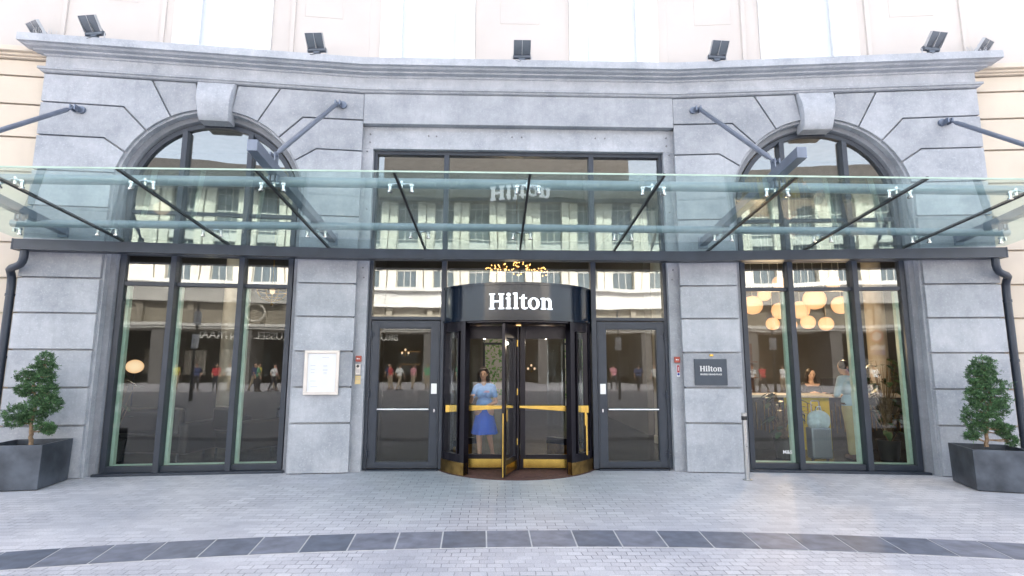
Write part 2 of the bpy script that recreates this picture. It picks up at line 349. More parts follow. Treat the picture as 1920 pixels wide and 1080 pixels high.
# ================================================================== THE GROUND
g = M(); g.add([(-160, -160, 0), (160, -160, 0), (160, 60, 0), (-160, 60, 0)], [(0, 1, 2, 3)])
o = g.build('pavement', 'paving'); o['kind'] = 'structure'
jm = M(); tm = M()
CX, CYY, RO, RI = .1, -22.93, 20.0, 19.51
def pol(r, a): return (CX+r*math.sin(a), CYY+r*math.cos(a))
aw = .415/RO; na = 19
for i in range(-na, na):
    a0 = i*aw-.3*aw; a1 = a0+aw; seg = 3
    ring = [pol(RI, a0+(a1-a0)*k/seg) for k in range(seg+1)]+[pol(RO, a1-(a1-a0)*k/seg) for k in range(seg+1)]
    jm.zprism(ring, .0005, .004)
    e = .007/RO; a0 += e; a1 -= e
    ring = [pol(RI+.004, a0+(a1-a0)*k/seg) for k in range(seg+1)]+[pol(RO-.004, a1-(a1-a0)*k/seg) for k in range(seg+1)]
    tm.zprism(ring, .0045, .008)
pbr('pale_grout', (.55, .54, .54), .8)
o = jm.build('paving_band_joint', 'pale_grout'); o['kind'] = 'structure'
o = tm.build('paving_band', 'slate_tile', bevel=.0015); o['kind'] = 'structure'

# ================================================================== THE HOTEL FRONT
hotel = thing('hotel_building', 'hotel front of grey bluestone arches below a cream upper wall, with the revolving door', 'building')
C0 = 4.83; SPR = 4.21; RF = 1.385
ROWS = [0.0, .735, 1.27, 1.81, 2.34, 2.86, 3.40, 3.94]
def arcp(r, a, sgn): return (C0+sgn*r*math.cos(a), SPR+r*math.sin(a))
for s in (-1, 1):
    F = W(s); m = M()
    # backing wall behind the joints
    RB = 1.365
    m.box(F, C0+RB, 7.30, .055, .5, 0, 6.03); m.box(F, 2.60, C0-RB, .055, .5, 0, 6.03)
    nseg = 28
    for i in range(nseg):
        a0 = math.pi*i/nseg; a1 = math.pi*(i+1)/nseg
        p0 = (C0+RB*math.cos(a0), SPR+RB*math.sin(a0)); p1 = (C0+RB*math.cos(a1), SPR+RB*math.sin(a1))
        m.prism(F, [p0, (p0[0], 6.03), (p1[0], 6.03), p1], .055, .5)
    # blocks
    for sg, ue in ((1, 7.33), (-1, 2.548)):
        ui = C0+sg*RF
        for i in range(len(ROWS)-1):
            lo, hi = ROWS[i], ROWS[i+1]
            p = [(ui, lo), (ue, lo), (ue, hi), (ui, hi)]
            m.prism(F, inset(p, .013), -.004*random.random(), .06)
        dz = math.asin((4.49-SPR)/RF)
        G = [[(ue, 3.94), (ui, 3.94)], [(ue, 4.49), arcp(RF, dz, sg)],
             [(ue, 5.04), (C0+sg*1.56, 5.04), arcp(RF, R(26.4), sg)],
             [(ue, 5.57), (C0+sg*1.33, 5.56), arcp(RF, R(45.3), sg)],
             [(C0+sg*.96, 6.03), arcp(RF, R(62.5), sg)],
             [(C0+sg*.31, 6.03), arcp(RF, R(80.5), sg)]]
        AA = [None, dz, R(26.4), R(45.3), R(62.5), R(80.5)]
        for i in range(5):
            lo, hi = G[i], G[i+1]; a0 = 0 if i == 0 else AA[i]; a1 = AA[i+1]
            p = list(lo)
            k = 8
            st = range(0, k) if i == 0 else range(1, k)
            p += [arcp(RF, a0+(a1-a0)*j/k, sg) for j in st]
            p += list(reversed(hi))
            if i == 3: p.append((ue, 6.03))
            m.prism(F, inset(p, .012), -.004*random.random(), .06)
    wall = m.build('stone_wall', STONE, hotel, bevel=.006)
    wall['label'] = 'grooved grey bluestone bay round the arched window, %s of the doors' % ('left' if s < 0 else 'right')
    # splayed reveal round the window
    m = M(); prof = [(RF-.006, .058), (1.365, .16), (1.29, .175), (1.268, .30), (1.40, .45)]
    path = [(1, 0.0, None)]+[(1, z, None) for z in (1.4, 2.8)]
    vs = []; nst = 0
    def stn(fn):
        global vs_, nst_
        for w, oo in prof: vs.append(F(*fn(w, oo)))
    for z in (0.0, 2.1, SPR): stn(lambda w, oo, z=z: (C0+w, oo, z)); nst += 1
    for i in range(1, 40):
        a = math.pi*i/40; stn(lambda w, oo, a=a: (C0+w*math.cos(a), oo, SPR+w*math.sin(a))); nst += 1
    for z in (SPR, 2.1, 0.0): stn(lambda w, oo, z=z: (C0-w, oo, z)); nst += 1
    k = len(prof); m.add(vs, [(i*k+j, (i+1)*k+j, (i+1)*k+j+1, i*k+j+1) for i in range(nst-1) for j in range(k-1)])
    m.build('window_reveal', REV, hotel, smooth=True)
    # keystone: a scroll that swells forward and down
    m = M(); n = 14; vs = []
    for i in range(n+1):
        t = i/n; z = 6.03-t*.62; hw = .29-.06*t
        fo = -.04-.075*math.sin(math.pi*min(1, t*1.05))**1.2-.02*t
        if t > .93: fo += (t-.93)*.6
        for q in (-1, -.93, -.6, 0, .6, .93, 1):
            oo = fo+(.03 if abs(q) > .95 else 0)+.012*(abs(q) == .6)
            vs.append(F(C0+q*hw, oo, z))
        vs.append(F(C0+hw, .2, z)); vs.append(F(C0-hw, .2, z))
    k = 9; fs = [(i*k+j, (i+1)*k+j, (i+1)*k+(j+1) % k, i*k+(j+1) % k) for i in range(n) for j in range(k)]
    fs += [list(range(k)), list(range(n*k, n*k+k))[::-1]]
    m.add(vs, fs); m.build('keystone', STONE, hotel, smooth=True)
# centre: band above the doors, lintel and jamb slabs
m = M(); m.box(ID, -2.556, 2.556, 0, .5, 5.515, 6.03)
m.box(ID, -2.60, 2.60, .12, .5, 5.135, 5.513)
for x in (-1, 1):
    a, b = sorted((x*2.405, x*2.60))
    m.box(ID, a, b, .115, .5, 0, 5.133)
m.build('stone_wall', STONE, hotel, bevel=.005)['label'] = 'flat bluestone lintel band over the doors'
m = M()
for x, z in [(-1.5, 5.36), (-1.37, 5.355), (-.12, 5.36), (.04, 5.36), (1.27, 5.36), (1.43, 5.36), (-2.46, 5.38), (-2.46, 5.24), (2.46, 5.38), (2.46, 5.24), (-2.5, 5.08), (2.5, 5.08), (2.47, 4.1), (2.49, 3.78), (-2.47, 4.1), (-2.49, 3.78), (-2.49, 3.14), (2.49, 3.14), (-2.47, 2.98), (2.47, 2.98)]:
    m = M(); m.tube([(x, .112, z), (x, .1, z)], .013, 8); m.build('fixing_bolt', 'fixing_grey', hotel)
def sweep(prof, name, mat, parent, u_end=7.32, back=.5, bevel=0, close=True):
    m = M(); vs = []; k = len(prof)
    for o_, z in prof: vs.append(W(-1)(u_end-o_, back, z))
    for o_, z in prof: vs.append(W(-1)(u_end-o_, o_, z))
    for sx in (-1, 1):
        for o_, z in prof: vs.append((sx*(A+o_*T*.5), o_, z))
    for o_, z in prof: vs.append(W(1)(u_end-o_, o_, z))
    for o_, z in prof: vs.append(W(1)(u_end-o_, back, z))
    fs = [(i*k+j, (i+1)*k+j, (i+1)*k+(j+1) % k, i*k+(j+1) % k) for i in range(5) for j in range(k if close else k-1)]
    m.add(vs, fs); return m.build(name, mat, parent, bevel=bevel)
sweep([(.45, 6.53), (-.26, 6.525), (-.262, 6.405), (-.215, 6.398), (-.185, 6.375), (-.12, 6.365), (-.11, 6.345), (-.03, 6.335), (-.02, 6.31), (.0, 6.305), (.002, 6.12), (.45, 6.12)], 'cornice', STONE, hotel, bevel=.003)
sweep([(.4, 6.118), (-.066, 6.112), (-.068, 6.075), (-.045, 6.065), (-.035, 6.045), (-.01, 6.033), (.4, 6.033)], 'string_course', STONE, hotel, bevel=.003)

# cream side walls with banded courses
for s in (-1, 1):
    F = W(s); m = M()
    m.box(F, 7.31, 20, .21, .6, 0, 6.5)
    zz = ROWS+[4.49, 5.04, 5.57, 6.03, 6.30]
    for i in range(len(zz)-1):
        m.box(F, 7.335, 20, .15, .205, zz[i]+.014, zz[i+1]-.014)
    m.box(F, 7.335, 20, .06, .205, 6.33, 6.37); m.box(F, 7.335, 20, .10, .205, 6.302, 6.328); m.box(F, 7.335, 20, .0, .205, 6.372, 6.45)
    m.build('side_wall', CREAM, hotel, bevel=.006)['label'] = 'cream rendered wall with banded courses'

# upper wall
def upper(F, spans, u0, u1, side):
    m = M(); m2 = M(); u = u0
    for a, b in spans+[(u1, None)]:
        m.box(F, u, a, .15, .6, 6.45, 22)
        if b is None: break
        m.box(F, a, b, .15, .6, 9.6, 22); u = b
    m.build('upper_wall', PINK, hotel, bevel=.01)
    for a, b in spans:
        w = M()
        w.box(F, a, a+.27, .105, .42, 6.45, 9.6); w.box(F, b-.27, b, .105, .42, 6.45, 9.6)
        w.box(F, a+.10, a+.17, .085, .12, 6.45, 9.6); w.box(F, b-.17, b-.10, .085, .12, 6.45, 9.6)
        w.box(F, a+.27, b-.27, .22, .42, 6.45, 6.68)
        w.box(F, a+.27, a+.33, .25, .33, 6.68, 9.6); w.box(F, b-.33, b-.27, .25, .33, 6.68, 9.6)
        o = w.build('upper_window', WHITEP, hotel, bevel=.008)
        c = M(); nn = 24; vs = []
        for i in range(nn+1):
            uu = a+.3+(b-a-.6)*i/nn; oo = .37+.012*math.sin(i*1.7)
            vs += [F(uu, oo, 6.6), F(uu, oo, 9.6)]
        c.add(vs, [(2*i, 2*i+2, 2*i+3, 2*i+1) for i in range(nn)]); c.build('curtain', 'curtain_white', o, smooth=True)
        q = M(); q.box(F, a+.33, b-.33, .285, .295, 6.68, 9.6); q.build('pane', GU, o)
upper(ID, [(-2.36, -.76), (.86, 2.39)], -2.56, 2.56, 0)
upper(W(-1), [(4.11, 5.62), (9.2, 10.8)], 2.535, 20, -1)
upper(W(1), [(4.08, 5.66), (9.2, 10.8)], 2.535, 20, 1)
m = M()
for F, a, b in ((ID, -.33, .35), (W(-1), 2.98, 3.60), (W(1), 3.01, 3.63), (W(-1), 6.18, 6.9), (W(1), 6.2, 6.9)):
    m.box(F, a, b, .144, .16, 7.42, 22)
for F, a in ((W(-1), 5.75), (W(-1), 3.75), (W(1), 3.78), (W(1), 5.8), (W(-1), 7.2), (W(1), 7.3)): m.box(F, a, a+.07, .12, .16, 6.45, 22)
m.build('pilaster', PINK, hotel, bevel=.008)
# building mass behind the front, plus a block added to shade the yard
m = M(); m.box(ID, -20, 20, .62, 14, 6.2, 24.2); m.box(ID, -6, 6, 14, 24, 5.8, 24.1); m.box(ID, -20, 20, 0.1, .61, 22.01, 24.2)
m.box(ID, -20.5, 20.5, -.4, 14.3, 24.2, 24.6)
m.build('roof', CREAM, hotel)

# ---- arched windows
for s in (-1, 1):
    F = W(s); fr = M(); uo = 1.262; ui = 1.185
    vs = []; ns = 0
    def st(fn):
        for w, oo in ((uo, .225), (ui, .225), (ui, .33), (uo, .33)): vs.append(F(*fn(w, oo)))
    pts = [('r', 0.03), ('r', SPR)]+[('a', math.pi*i/36) for i in range(1, 36)]+[('l', SPR), ('l', 0.03)]
    for kd, q in pts:
        if kd == 'r': st(lambda w, oo: (C0+w, oo, q))
        elif kd == 'l': st(lambda w, oo: (C0-w, oo, q))
        else: st(lambda w, oo: (C0+w*math.cos(q), oo, SPR+w*math.sin(q)))
    n = len(pts); fr.add(vs, [(i*4+j, (i+1)*4+j, (i+1)*4+(j+1) % 4, i*4+(j+1) % 4) for i in range(n-1) for j in range(4)])
    mul = (-.505, .485)
    for du in mul:
        top = SPR+math.sqrt(ui**2-du**2)+.01
        fr.box(F, C0+du-.04, C0+du+.04, .17, .345, .03, top)
    xs = [-1.19]+list(mul)+[1.19]
    for i in range(3):
        a, b = C0+xs[i]+(.04 if i else 0), C0+xs[i+1]-(.04 if i < 2 else 0)
        fr.box(F, a, b, .235, .335, .035, .12)
        for z in (2.80, 3.27, 3.93): fr.box(F, a, b, .238, .332, z, z+.06)
    fr.box(F, C0-1.31, C0+1.31, .12, .40, .0, .034)
    w = fr.build('window', FRAME, hotel, bevel=.005)
    w['label'] = 'tall arched window in anthracite metal, %s of the doors' % ('left' if s < 0 else 'right')
    for i in range(3):
        a, b = C0+xs[i]+(.04 if i else 0), C0+xs[i+1]-(.04 if i < 2 else 0)
        for z0, z1 in ((.12, 2.80), (2.86, 3.27), (3.33, 3.93)):
            g = M(); g.box(F, a, b, .27, .276, z0, z1); g.build('pane', GW if z0 < 1 else GWU, w)
        pts = [(a, 3.99)]+[(b, 3.99)]
        for k in range(9):
            u = b+(a-b)*k/8; d = min(abs(u-C0), ui-.001); pts.append((u, SPR+math.sqrt(ui**2-d**2)))
        g = M(); g.prism(F, pts, .27, .276); g.build('pane', GWU, w)
    # pale glazing edge seen inside each frame
    e = M()
    for i in range(3):
        a, b = C0+xs[i]+(.04 if i else 0), C0+xs[i+1]-(.04 if i < 2 else 0)
        side = a if s*1 > 0 else a
        e.box(F, a, a+.006, .28, .36, .12, 2.8); e.box(F, b-.045, b, .34, .42, .12, 2.8); e.box(F, a, b, .34, .42, .105, .13)
    pbr('green_edge', (.42, .56, .47), .4) if 'green_edge' not in MAT else None
    e.build('inner_reveal', 'green_edge', w)

# ---- central glazed screen and side doors
Y0 = .26
fr = M()
for x in (-1, 1):
    a, b = sorted((x*2.40, x*2.345)); fr.box(ID, a, b, .2, .34, 0.02, 5.13)
    a, b = sorted((x*1.245, x*1.165)); fr.box(ID, a, b, .19, .36, 0.02, 5.07)
    a, b = sorted((x*2.345, x*1.245)); fr.box(ID, a, b, .205, .34, 2.32, 2.37)
    fr.box(ID, a, b, .205, .34, 3.36, 3.42); fr.box(ID, a, b, .15, .36, 0.0, .02)
fr.box(ID, -1.165, 1.165, .205, .34, 3.36, 3.42); fr.box(ID, -2.345, 2.345, .2, .34, 5.07, 5.13)
scr = fr.build('glazed_screen', FRAME, hotel, bevel=.004); scr['label'] = 'anthracite framed glass screen above the doors'
for a, b in ((-2.345, -1.245), (-1.165, 1.165), (1.245, 2.345)):
    g = M(); g.box(ID, a, b, .262, .268, 3.42, 5.07); g.build('pane', GWU, scr)
    g = M(); g.box(ID, a, b, .262, .268, 2.37 if abs(a+b) > 1 else 2.80, 3.36); g.build('pane', GWU, scr)
for s in (-1, 1):
    def bx(m, a, b, o0, o1, z0, z1): a, b = sorted((s*a, s*b)); m.box(ID, a, b, o0, o1, z0, z1)
    d = M(); bx(d, 1.25, 2.34, .215, .30, .035, 2.305)
    d = M()
    bx(d, 1.252, 1.40, .205, .29, .035, 2.305); bx(d, 2.205, 2.34, .205, .29, .035, 2.305)
    bx(d, 1.40, 2.205, .206, .289, .035, .13); bx(d, 1.40, 2.205, .206, .289, 2.18, 2.305)
    bx(d, 1.275, 1.385, .197, .21, .06, 2.28); bx(d, 2.22, 2.315, .197, .21, .06, 2.28)
    bx(d, 1.385, 2.22, .198, .21, .06, .115); bx(d, 1.385, 2.22, .198, .21, 2.195, 2.28)
    door = d.build('door', FRAME, hotel, bevel=.004); door['label'] = 'plain glazed side door, %s of the revolving door' % ('left' if s < 0 else 'right')
    g = M(); bx(g, 1.40, 2.205, .245, .251, .13, 2.18); g.build('pane', GW, door)
    h = M(); h.tube([(s*1.405, .17, .925), (s*2.2, .17, .925)], .018, 10); h.tube([(s*1.43, .17, .925), (s*1.43, .24, .925)], .01, 8); h.tube([(s*2.18, .17, .925), (s*2.18, .24, .925)], .01, 8)
    h.build('push_bar', 'bright_steel', door, smooth=True)
    for z in (.25, 1.15, 2.08):
        h = M(); h.tube([(s*2.335, .175, z-.055), (s*2.335, .175, z+.055)], .014, 10); bx(h, 2.29, 2.335, .185, .2, z-.02, z+.02); bx(h, 2.335, 2.38, .18, .2, z-.04, z-.01)
        h.build('hinge', ANTH, door)
    h = M(); bx(h, 1.285, 1.375, .186, .197, 1.16, 1.32); h.build('push_plate', 'white_trim_paint', door, bevel=.004)
    h = M(); bx(h, 1.31, 1.328, .175, .197, .88, .93); h.build('lock', 'bright_steel', door)

# ---- revolving door
RX, RY, RR = -.03, .78, 1.30
SX, SY = -.03, .15
m = M()
m.arc(RX, RY, RR-.10, RR, -math.pi, math.pi, 2.30, 2.79, 72)
m.arc(RX, RY, RR-.12, RR+.022, -math.pi, math.pi, 2.265, 2.298, 72)
m.arc(RX, RY, RR-.12, RR+.015, -math.pi, math.pi, 2.792, 2.83, 72)
rev = m.build('revolving_door', NAVY, hotel, smooth=True); rev['label'] = 'glass and brass revolving door under a curved navy drum'
AP = R(37.5); AE = R(150)
m = M(); m.lathe((RX, RY, 0), [(.01, 2.24), (RR-.02, 2.24), (RR-.02, 2.262), (.01, 2.262)], 48); m.lathe((RX, RY, 0), [(.01, 2.80), (RR-.05, 2.80), (RR-.05, 2.815), (.01, 2.815)], 48)
m.build('ceiling_disc', DARKM, rev, smooth=True)
MAT['downlight'] = emis('downlight', (1, .6, .25), .35)
for k, (dx, dy) in enumerate(((-.62, .2), (0.02, -.25), (.60, .2))): m = M(); m.lathe((RX+dx, RY+dy-.4, 2.225), [(.01, 0), (.035, 0), (.045, .014), (.01, .014)], 14); m.build('downlight', 'downlight', rev)
for s in (-1, 1):
    a0, a1 = (-AE, -AP) if s < 0 else (AP, AE)
    m = M()
    m.arc(RX, RY, RR-.09, RR-.005, a0, a1, 2.12, 2.262, 30); m.arc(RX, RY, RR-.085, RR, a0, a1, .19, .30, 30)
    for a in (AP+.035, R(62), R(115)):
        m.arc(RX, RY, RR-.10, RR+.006, s*a-.035, s*a+.035, .02, 2.262, 3)
    m.arc(RX, RY, RR-.08, RR+.0, s*(AP+.12)-.008, s*(AP+.12)+.008, .3, 2.12, 2)
    m.build('curved_frame', DARKM, rev)
    g = M(); g.arc(RX, RY, RR-.05, RR-.044, a0, a1, .30, 2.12, 30); g.build('curved_pane', GR, rev, smooth=True)
    g = M(); g.arc(RX, RY, RR-.08, RR+.012, a0, a1, .012, .188, 30); g.build('kick_plate', 'aged_brass', rev, smooth=True)
m = M(); m.zprism([(RX+(RR+.03)*math.sin(t), RY-(RR+.03)*math.cos(t)) for t in [R(i) for i in range(-100, 101, 5)]], .001, .010)
for i in range(34): 
    y = -.48+i*.045
    hw = math.sqrt(max(.01, 1.2**2-(y-RY)**2)) if abs(y-RY) < 1.2 else .05
    m.box(ID, RX-hw, RX+hw, y, y+.022, .0102, .016)
pbr('mat_brown', (.085, .04, .035), .7, var=.3, scale=20)
m.build('entrance_mat', 'mat_brown', rev)
def wing(x1, y1, bar, big):
    d = Vector((x1-SX, y1-SY, 0)); L = d.length; d.normalize(); n = Vector((-d.y, d.x, 0))
    if n.y > 0: n = -n
    F = lambda u, o, z: (SX+d.x*u-n.x*o, SY+d.y*u-n.y*o, z)
    m = M()
    m.box(F, .05, .13, -.022, .022, .03, 2.22); m.box(F, L-.07, L, -.023, .023, .03, 2.22)
    m.box(F, .13, L-.07, -.021, .021, 2.02, 2.22); m.box(F, .13, L-.07, -.021, .021, .035, .25)
    w = m.build('door_wing', DARKM, rev, bevel=.003)
    return F, L
def sub(m, name, mat, **k): return m.build(name, mat, rev, **k)
ends = [(-.25, -.47), (-1.13, .19), (1.07, .10), (.14, 1.95)]
for i, (x, y) in enumerate(ends):
    F, L = wing(x, y, True, 0)
    g = M(); g.box(F, .13, L-.07, -.003, .003, .25, 2.02); sub(g, 'wing_pane', GR)
    k = M(); k.box(F, .10, L-.05, -.032, -.0235, .055, .185); k.box(F, .10, L-.05, .0235, .032, .055, .185); sub(k, 'kick_plate', BRASS, bevel=.002)
    if i in (1, 2):
        b = M(); b.hexa([F(.04, -.10, .955), F(L, -.10, .885), F(L, -.085, .885), F(.04, -.085, .955)], [F(.04, -.10, .99), F(L, -.10, .998), F(L, -.085, .998), F(.04, -.085, .99)])
        b.tube([F(.08, -.03, .97), F(.08, -.09, .97)], .012, 8); b.tube([F(L-.04, -.03, .94), F(L-.04, -.09, .94)], .012, 8)
        sub(b, 'push_bar', BRASS, bevel=.004)
    else:
        b = M(); b.box(F, L-.06, L-.03, -.05, -.04, .80, .97); sub(b, 'pull_handle', BRASS, bevel=.003)
k = M(); k.box(ID, -.262, -.245, -.492, -.478, .03, .92); sub(k, 'brass_edge', BRASS)
k = M(); k.box(ID, 1.02, 1.045, .0, .03, .26, .86); k.box(ID, 1.0, 1.03, -.03, .001, .70, .9); sub(k, 'brass_edge', BRASS)
m = M(); m.lathe((SX, SY, 0), [(.045, .02), (.045, 2.235)], 16); sub(m, 'centre_post', DARKM, smooth=True)
for z in (.45, 1.2, 1.95): m = M(); m.box(ID, SX-.006, SX+.012, SY-.065, SY-.046, z-.05, z+.05); sub(m, 'hinge', BRASS)
m = M(); m.tube([(-.5, .0, 2.83), (-.5, .0, 2.88), (-.46, .0, 2.905), (-.42, .0, 2.89), (-.40, 0, 2.84)], .010, 8); sub(m, 'lifting_eye', ANTH, smooth=True)

# hotel lettering, drawn stroke by stroke (units: 1 = cap height 200)
def serif_word():
    P = []
    def stem(x0, x1, y0, y1, s0=14, s1=14, top=True, bot=True, half=False):
        P.append([(x0, y0), (x1, y0), (x1, y1), (x0, y1)])
        t = 17
        if bot: P.append([(x0-s0, y0), (x1+s0, y0), (x1+s0, y0+t), (x0-s0, y0+t)])
        if top:
            if half: P.append([(x0-s0-2, y1-t-6), (x0, y1-t-6), (x0, y1), (x0-s0-2, y1-5)])
            else: P.append([(x0-s1, y1-t), (x1+s1, y1-t), (x1+s1, y1), (x0-s1, y1)])
    stem(14, 58, 0, 200); stem(132, 176, 0, 200); P.append([(58, 88), (132, 88), (132, 110), (58, 110)])
    stem(226, 266, 0, 148, half=True)
    P.append([(246+26*math.cos(t), 182+25*math.sin(t)) for t in [i*math.pi/8 for i in range(16)]])
    stem(314, 354, 0, 208, half=True)
    P.append([(400, 38), (440, 38), (440, 190), (418, 182), (400, 152)])
    P.append([(376, 130), (472, 130), (472, 148), (376, 148)])
    tl = [(400, 38), (404, 16), (420, 0), (448, -6), (474, 2), (486, 16), (482, 24), (462, 20), (446, 22), (440, 38)]; P.append(tl)
    def ring(cx, cy, ax, ay, bx_, by, n=28):
        for i in range(n):
            t0, t1 = 2*math.pi*i/n, 2*math.pi*(i+1)/n
            P.append([(cx+ax*math.cos(t0), cy+ay*math.sin(t0)), (cx+ax*math.cos(t1), cy+ay*math.sin(t1)), (cx+bx_*math.cos(t1), cy+by*math.sin(t1)), (cx+bx_*math.cos(t0), cy+by*math.sin(t0))])
    ring(558, 72, 74, 78, 35, 58)
    stem(664, 704, 0, 148, half=True); stem(752, 790, 0, 100, top=False)
    n = 12
    for i in range(n):
        t0, t1 = math.pi*.92-(math.pi*.92)*i/n, math.pi*.92-(math.pi*.92)*(i+1)/n
        o_ = lambda t: (742+48*math.cos(t), 100+49*math.sin(t)); q = lambda t: (727+25*math.cos(t), 96+28*math.sin(t))
        P.append([o_(t0), o_(t1), q(t1), q(t0)])
    return [[(x/200., y/200.) for x, y in p] for p in P]
SW = serif_word()
def word_mesh(mapf, d0, d1):
    m = M(); k = 0
    for p in SW:
        k += 1; e = .0006*(k % 3)
        n = len(p); vs = [mapf(x, y, d0-e) for x, y in p]+[mapf(x, y, d1) for x, y in p]
        m.add(vs, [list(range(n)), list(range(2*n-1, n-1, -1))]+[(i, (i+1) % n, n+(i+1) % n, n+i) for i in range(n)])
    return m
CAP = .232; WX = 402/200.
def drum(x, y, d):
    a = ((x-WX)*CAP-RX*0+.035)/RR; r = RR+.025+d; return (RX+r*math.sin(a), RY-r*math.cos(a), 2.425+y*CAP)
word_mesh(drum, .022, -.005).build('lettering', WHITEL, rev)

# ================================================================== CANOPY
can = thing('glass_canopy', 'long glass canopy on steel arms across the whole hotel front', 'canopy', (0, 0, 3.3))
def cadd(m, name, mat, **k):
    for i, v in enumerate(m.v): m.v[i] = (v[0], v[1], v[2]-3.3)
    return m.build(name, mat, can, **k)
YF, ZF = -2.85, 3.66; SL = (3.66-3.36)/2.75
def gz(y): return ZF-(y-YF)*SL
def yb(x): return -max(0, abs(x)-A)*T-.12
PW = 1.47
for k in range(-5, 5):
    xs_ = [k*PW+.014, (k+1)*PW-.014]
    mid = [x for x in (-A, A) if xs_[0] < x < xs_[1]]
    xl = [xs_[0]]+mid+[xs_[1]]
    m = M()
    vs = []
    for x in xl:
        for y in (YF, yb(x)):
            for t in (0, .010): vs.append((x, y, gz(y)+t))
    nq = len(xl)
    fs = []
    for i in range(nq-1):
        b = i*4; q = b+4; fs += [(b, q, q+2, b+2), (b+1, b+3, q+3, q+1), (b, b+1, q+1, q), (b+2, q+2, q+3, b+3)]
    fs += [(0, 2, 3, 1), ((nq-1)*4, (nq-1)*4+1, (nq-1)*4+3, (nq-1)*4+2)]
    m.add(vs, fs); cadd(m, 'glass_panel', GC)
for k in range(-4, 5):
    x = k*PW; m = M(); y1 = yb(x)
    m.hexa([(x-.0135, YF+.004, gz(YF)-.006), (x+.0135, YF+.004, gz(YF)-.006), (x+.0135, y1, gz(y1)-.006), (x-.0135, y1, gz(y1)-.006)],
           [(x-.0135, YF+.004, gz(YF)+.03), (x+.0135, YF+.004, gz(YF)+.03), (x+.0135, y1, gz(y1)+.03), (x-.0135, y1, gz(y1)+.03)])
    cadd(m, 'panel_joint', BLACK)
m = M(); m.box(ID, -5*PW, 5*PW, YF-.010, YF-.001, ZF+.001, ZF+.018); cadd(m, 'edge_trim', 'green_edge')
# gutter
gp = [(-.24, 3.225), (-.24, 3.375), (-.215, 3.375), (-.215, 3.26), (-.07, 3.26), (-.07, 3.375), (-.045, 3.375), (-.045, 3.225)]
m = M(); vs = []
sts = [lambda o_, z: W(-1)(7.27, o_, z), lambda o_, z: (-(A+o_*T*.5), o_, z), lambda o_, z: (A+o_*T*.5, o_, z), lambda o_, z: W(1)(7.27, o_, z)]
for f in sts:
    for o_, z in gp: vs.append(f(o_, z))
k = 8; m.add(vs, [(i*k+j, (i+1)*k+j, (i+1)*k+(j+1) % k, i*k+(j+1) % k) for i in range(3) for j in range(k)]+[(0, 1, 2, 3), (0, 3, 4, 7), (4, 5, 6, 7), (24, 25, 26, 27), (24, 27, 28, 31), (28, 29, 30, 31)])
for s in (-1, 1): m.box(W(s), 7.271, 7.29, -.243, -.042, 3.222, 3.378)
cadd(m, 'gutter', ANTH)
# tubes
m = M(); m.tube([(-7.14, -.9, 3.555), (7.14, -.9, 3.555)], .055, 18); cadd(m, 'rear_tube', 'tube_steel', smooth=True)
m = M(); m.tube([(-7.2, -2.3, 3.725), (7.2, -2.3, 3.725)], .06, 18); cadd(m, 'front_tube', 'tube_steel', smooth=True)
# arms and tie rods
for s in (-1, 1):
    for X, zr, yw in ((2.94, 5.80, -.04), (6.79, 5.46, -.44)):
        x = s*X; m = M(); w = .055
        y0, z0, y1, z1 = -2.98, 3.90, yw-.0, 3.56
        def pt(t, dx, dz): return (x+dx, y0+(y1-y0)*t, z0+(z1-z0)*t+dz)
        m.hexa([pt(0, -w, -.065), pt(0, w, -.065), pt(1, w, -.055), pt(1, -w, -.055)], [pt(0, -w, .06), pt(0, w, .06), pt(1, w, .05), pt(1, -w, .05)])
        m.box(ID, x-.075, x+.075, y1-.02, y1+.01, 3.46, 3.66)
        for t in (.20, .70):
            q = pt(t, 0, -.06); m.box(ID, x-.02, x+.02, q[1]-.03, q[1]+.03, q[2]-.07, q[2])
            m.box(ID, x-.05, x-.035, q[1]-.03, q[1]+.03, q[2]-.09, q[2]); m.box(ID, x+.035, x+.05, q[1]-.03, q[1]+.03, q[2]-.09, q[2])
        cadd(m, 'arm', STEELB, bevel=.005)
        m = M(); a = Vector((x, yw-.09, zr)); b = Vector((x, -2.42, 4.0)); dd = (b-a).normalized()
        m.tube([a, a+dd*.12], .018, 10); m.tube([a+dd*.10, a+dd*.16, b-dd*.22, b-dd*.14], [.018, .033, .033, .018], 14); m.tube([b-dd*.2, b], .018, 10)
        m.tube([(x-s*.06, yw-.03, zr), (x-s*.06, yw+.01, zr)], .058, 18); m.box(ID, x-.05, x-.03, yw-.12, yw-.0, zr-.04, zr+.04); m.box(ID, x+.02, x+.04, yw-.12, yw-.0, zr-.04, zr+.04)
        m.tube([(x-.06, yw-.09, zr), (x+.055, yw-.09, zr)], .016, 8)
        m.box(ID, x-.035, x-.02, -2.47, -2.37, 3.88, 4.03); m.box(ID, x+.02, x+.035, -2.47, -2.37, 3.88, 4.03); m.tube([(x-.05, -2.42, 4.0), (x+.05, -2.42, 4.0)], .014, 8)
        cadd(m, 'tie_rod', STEELB, smooth=True)
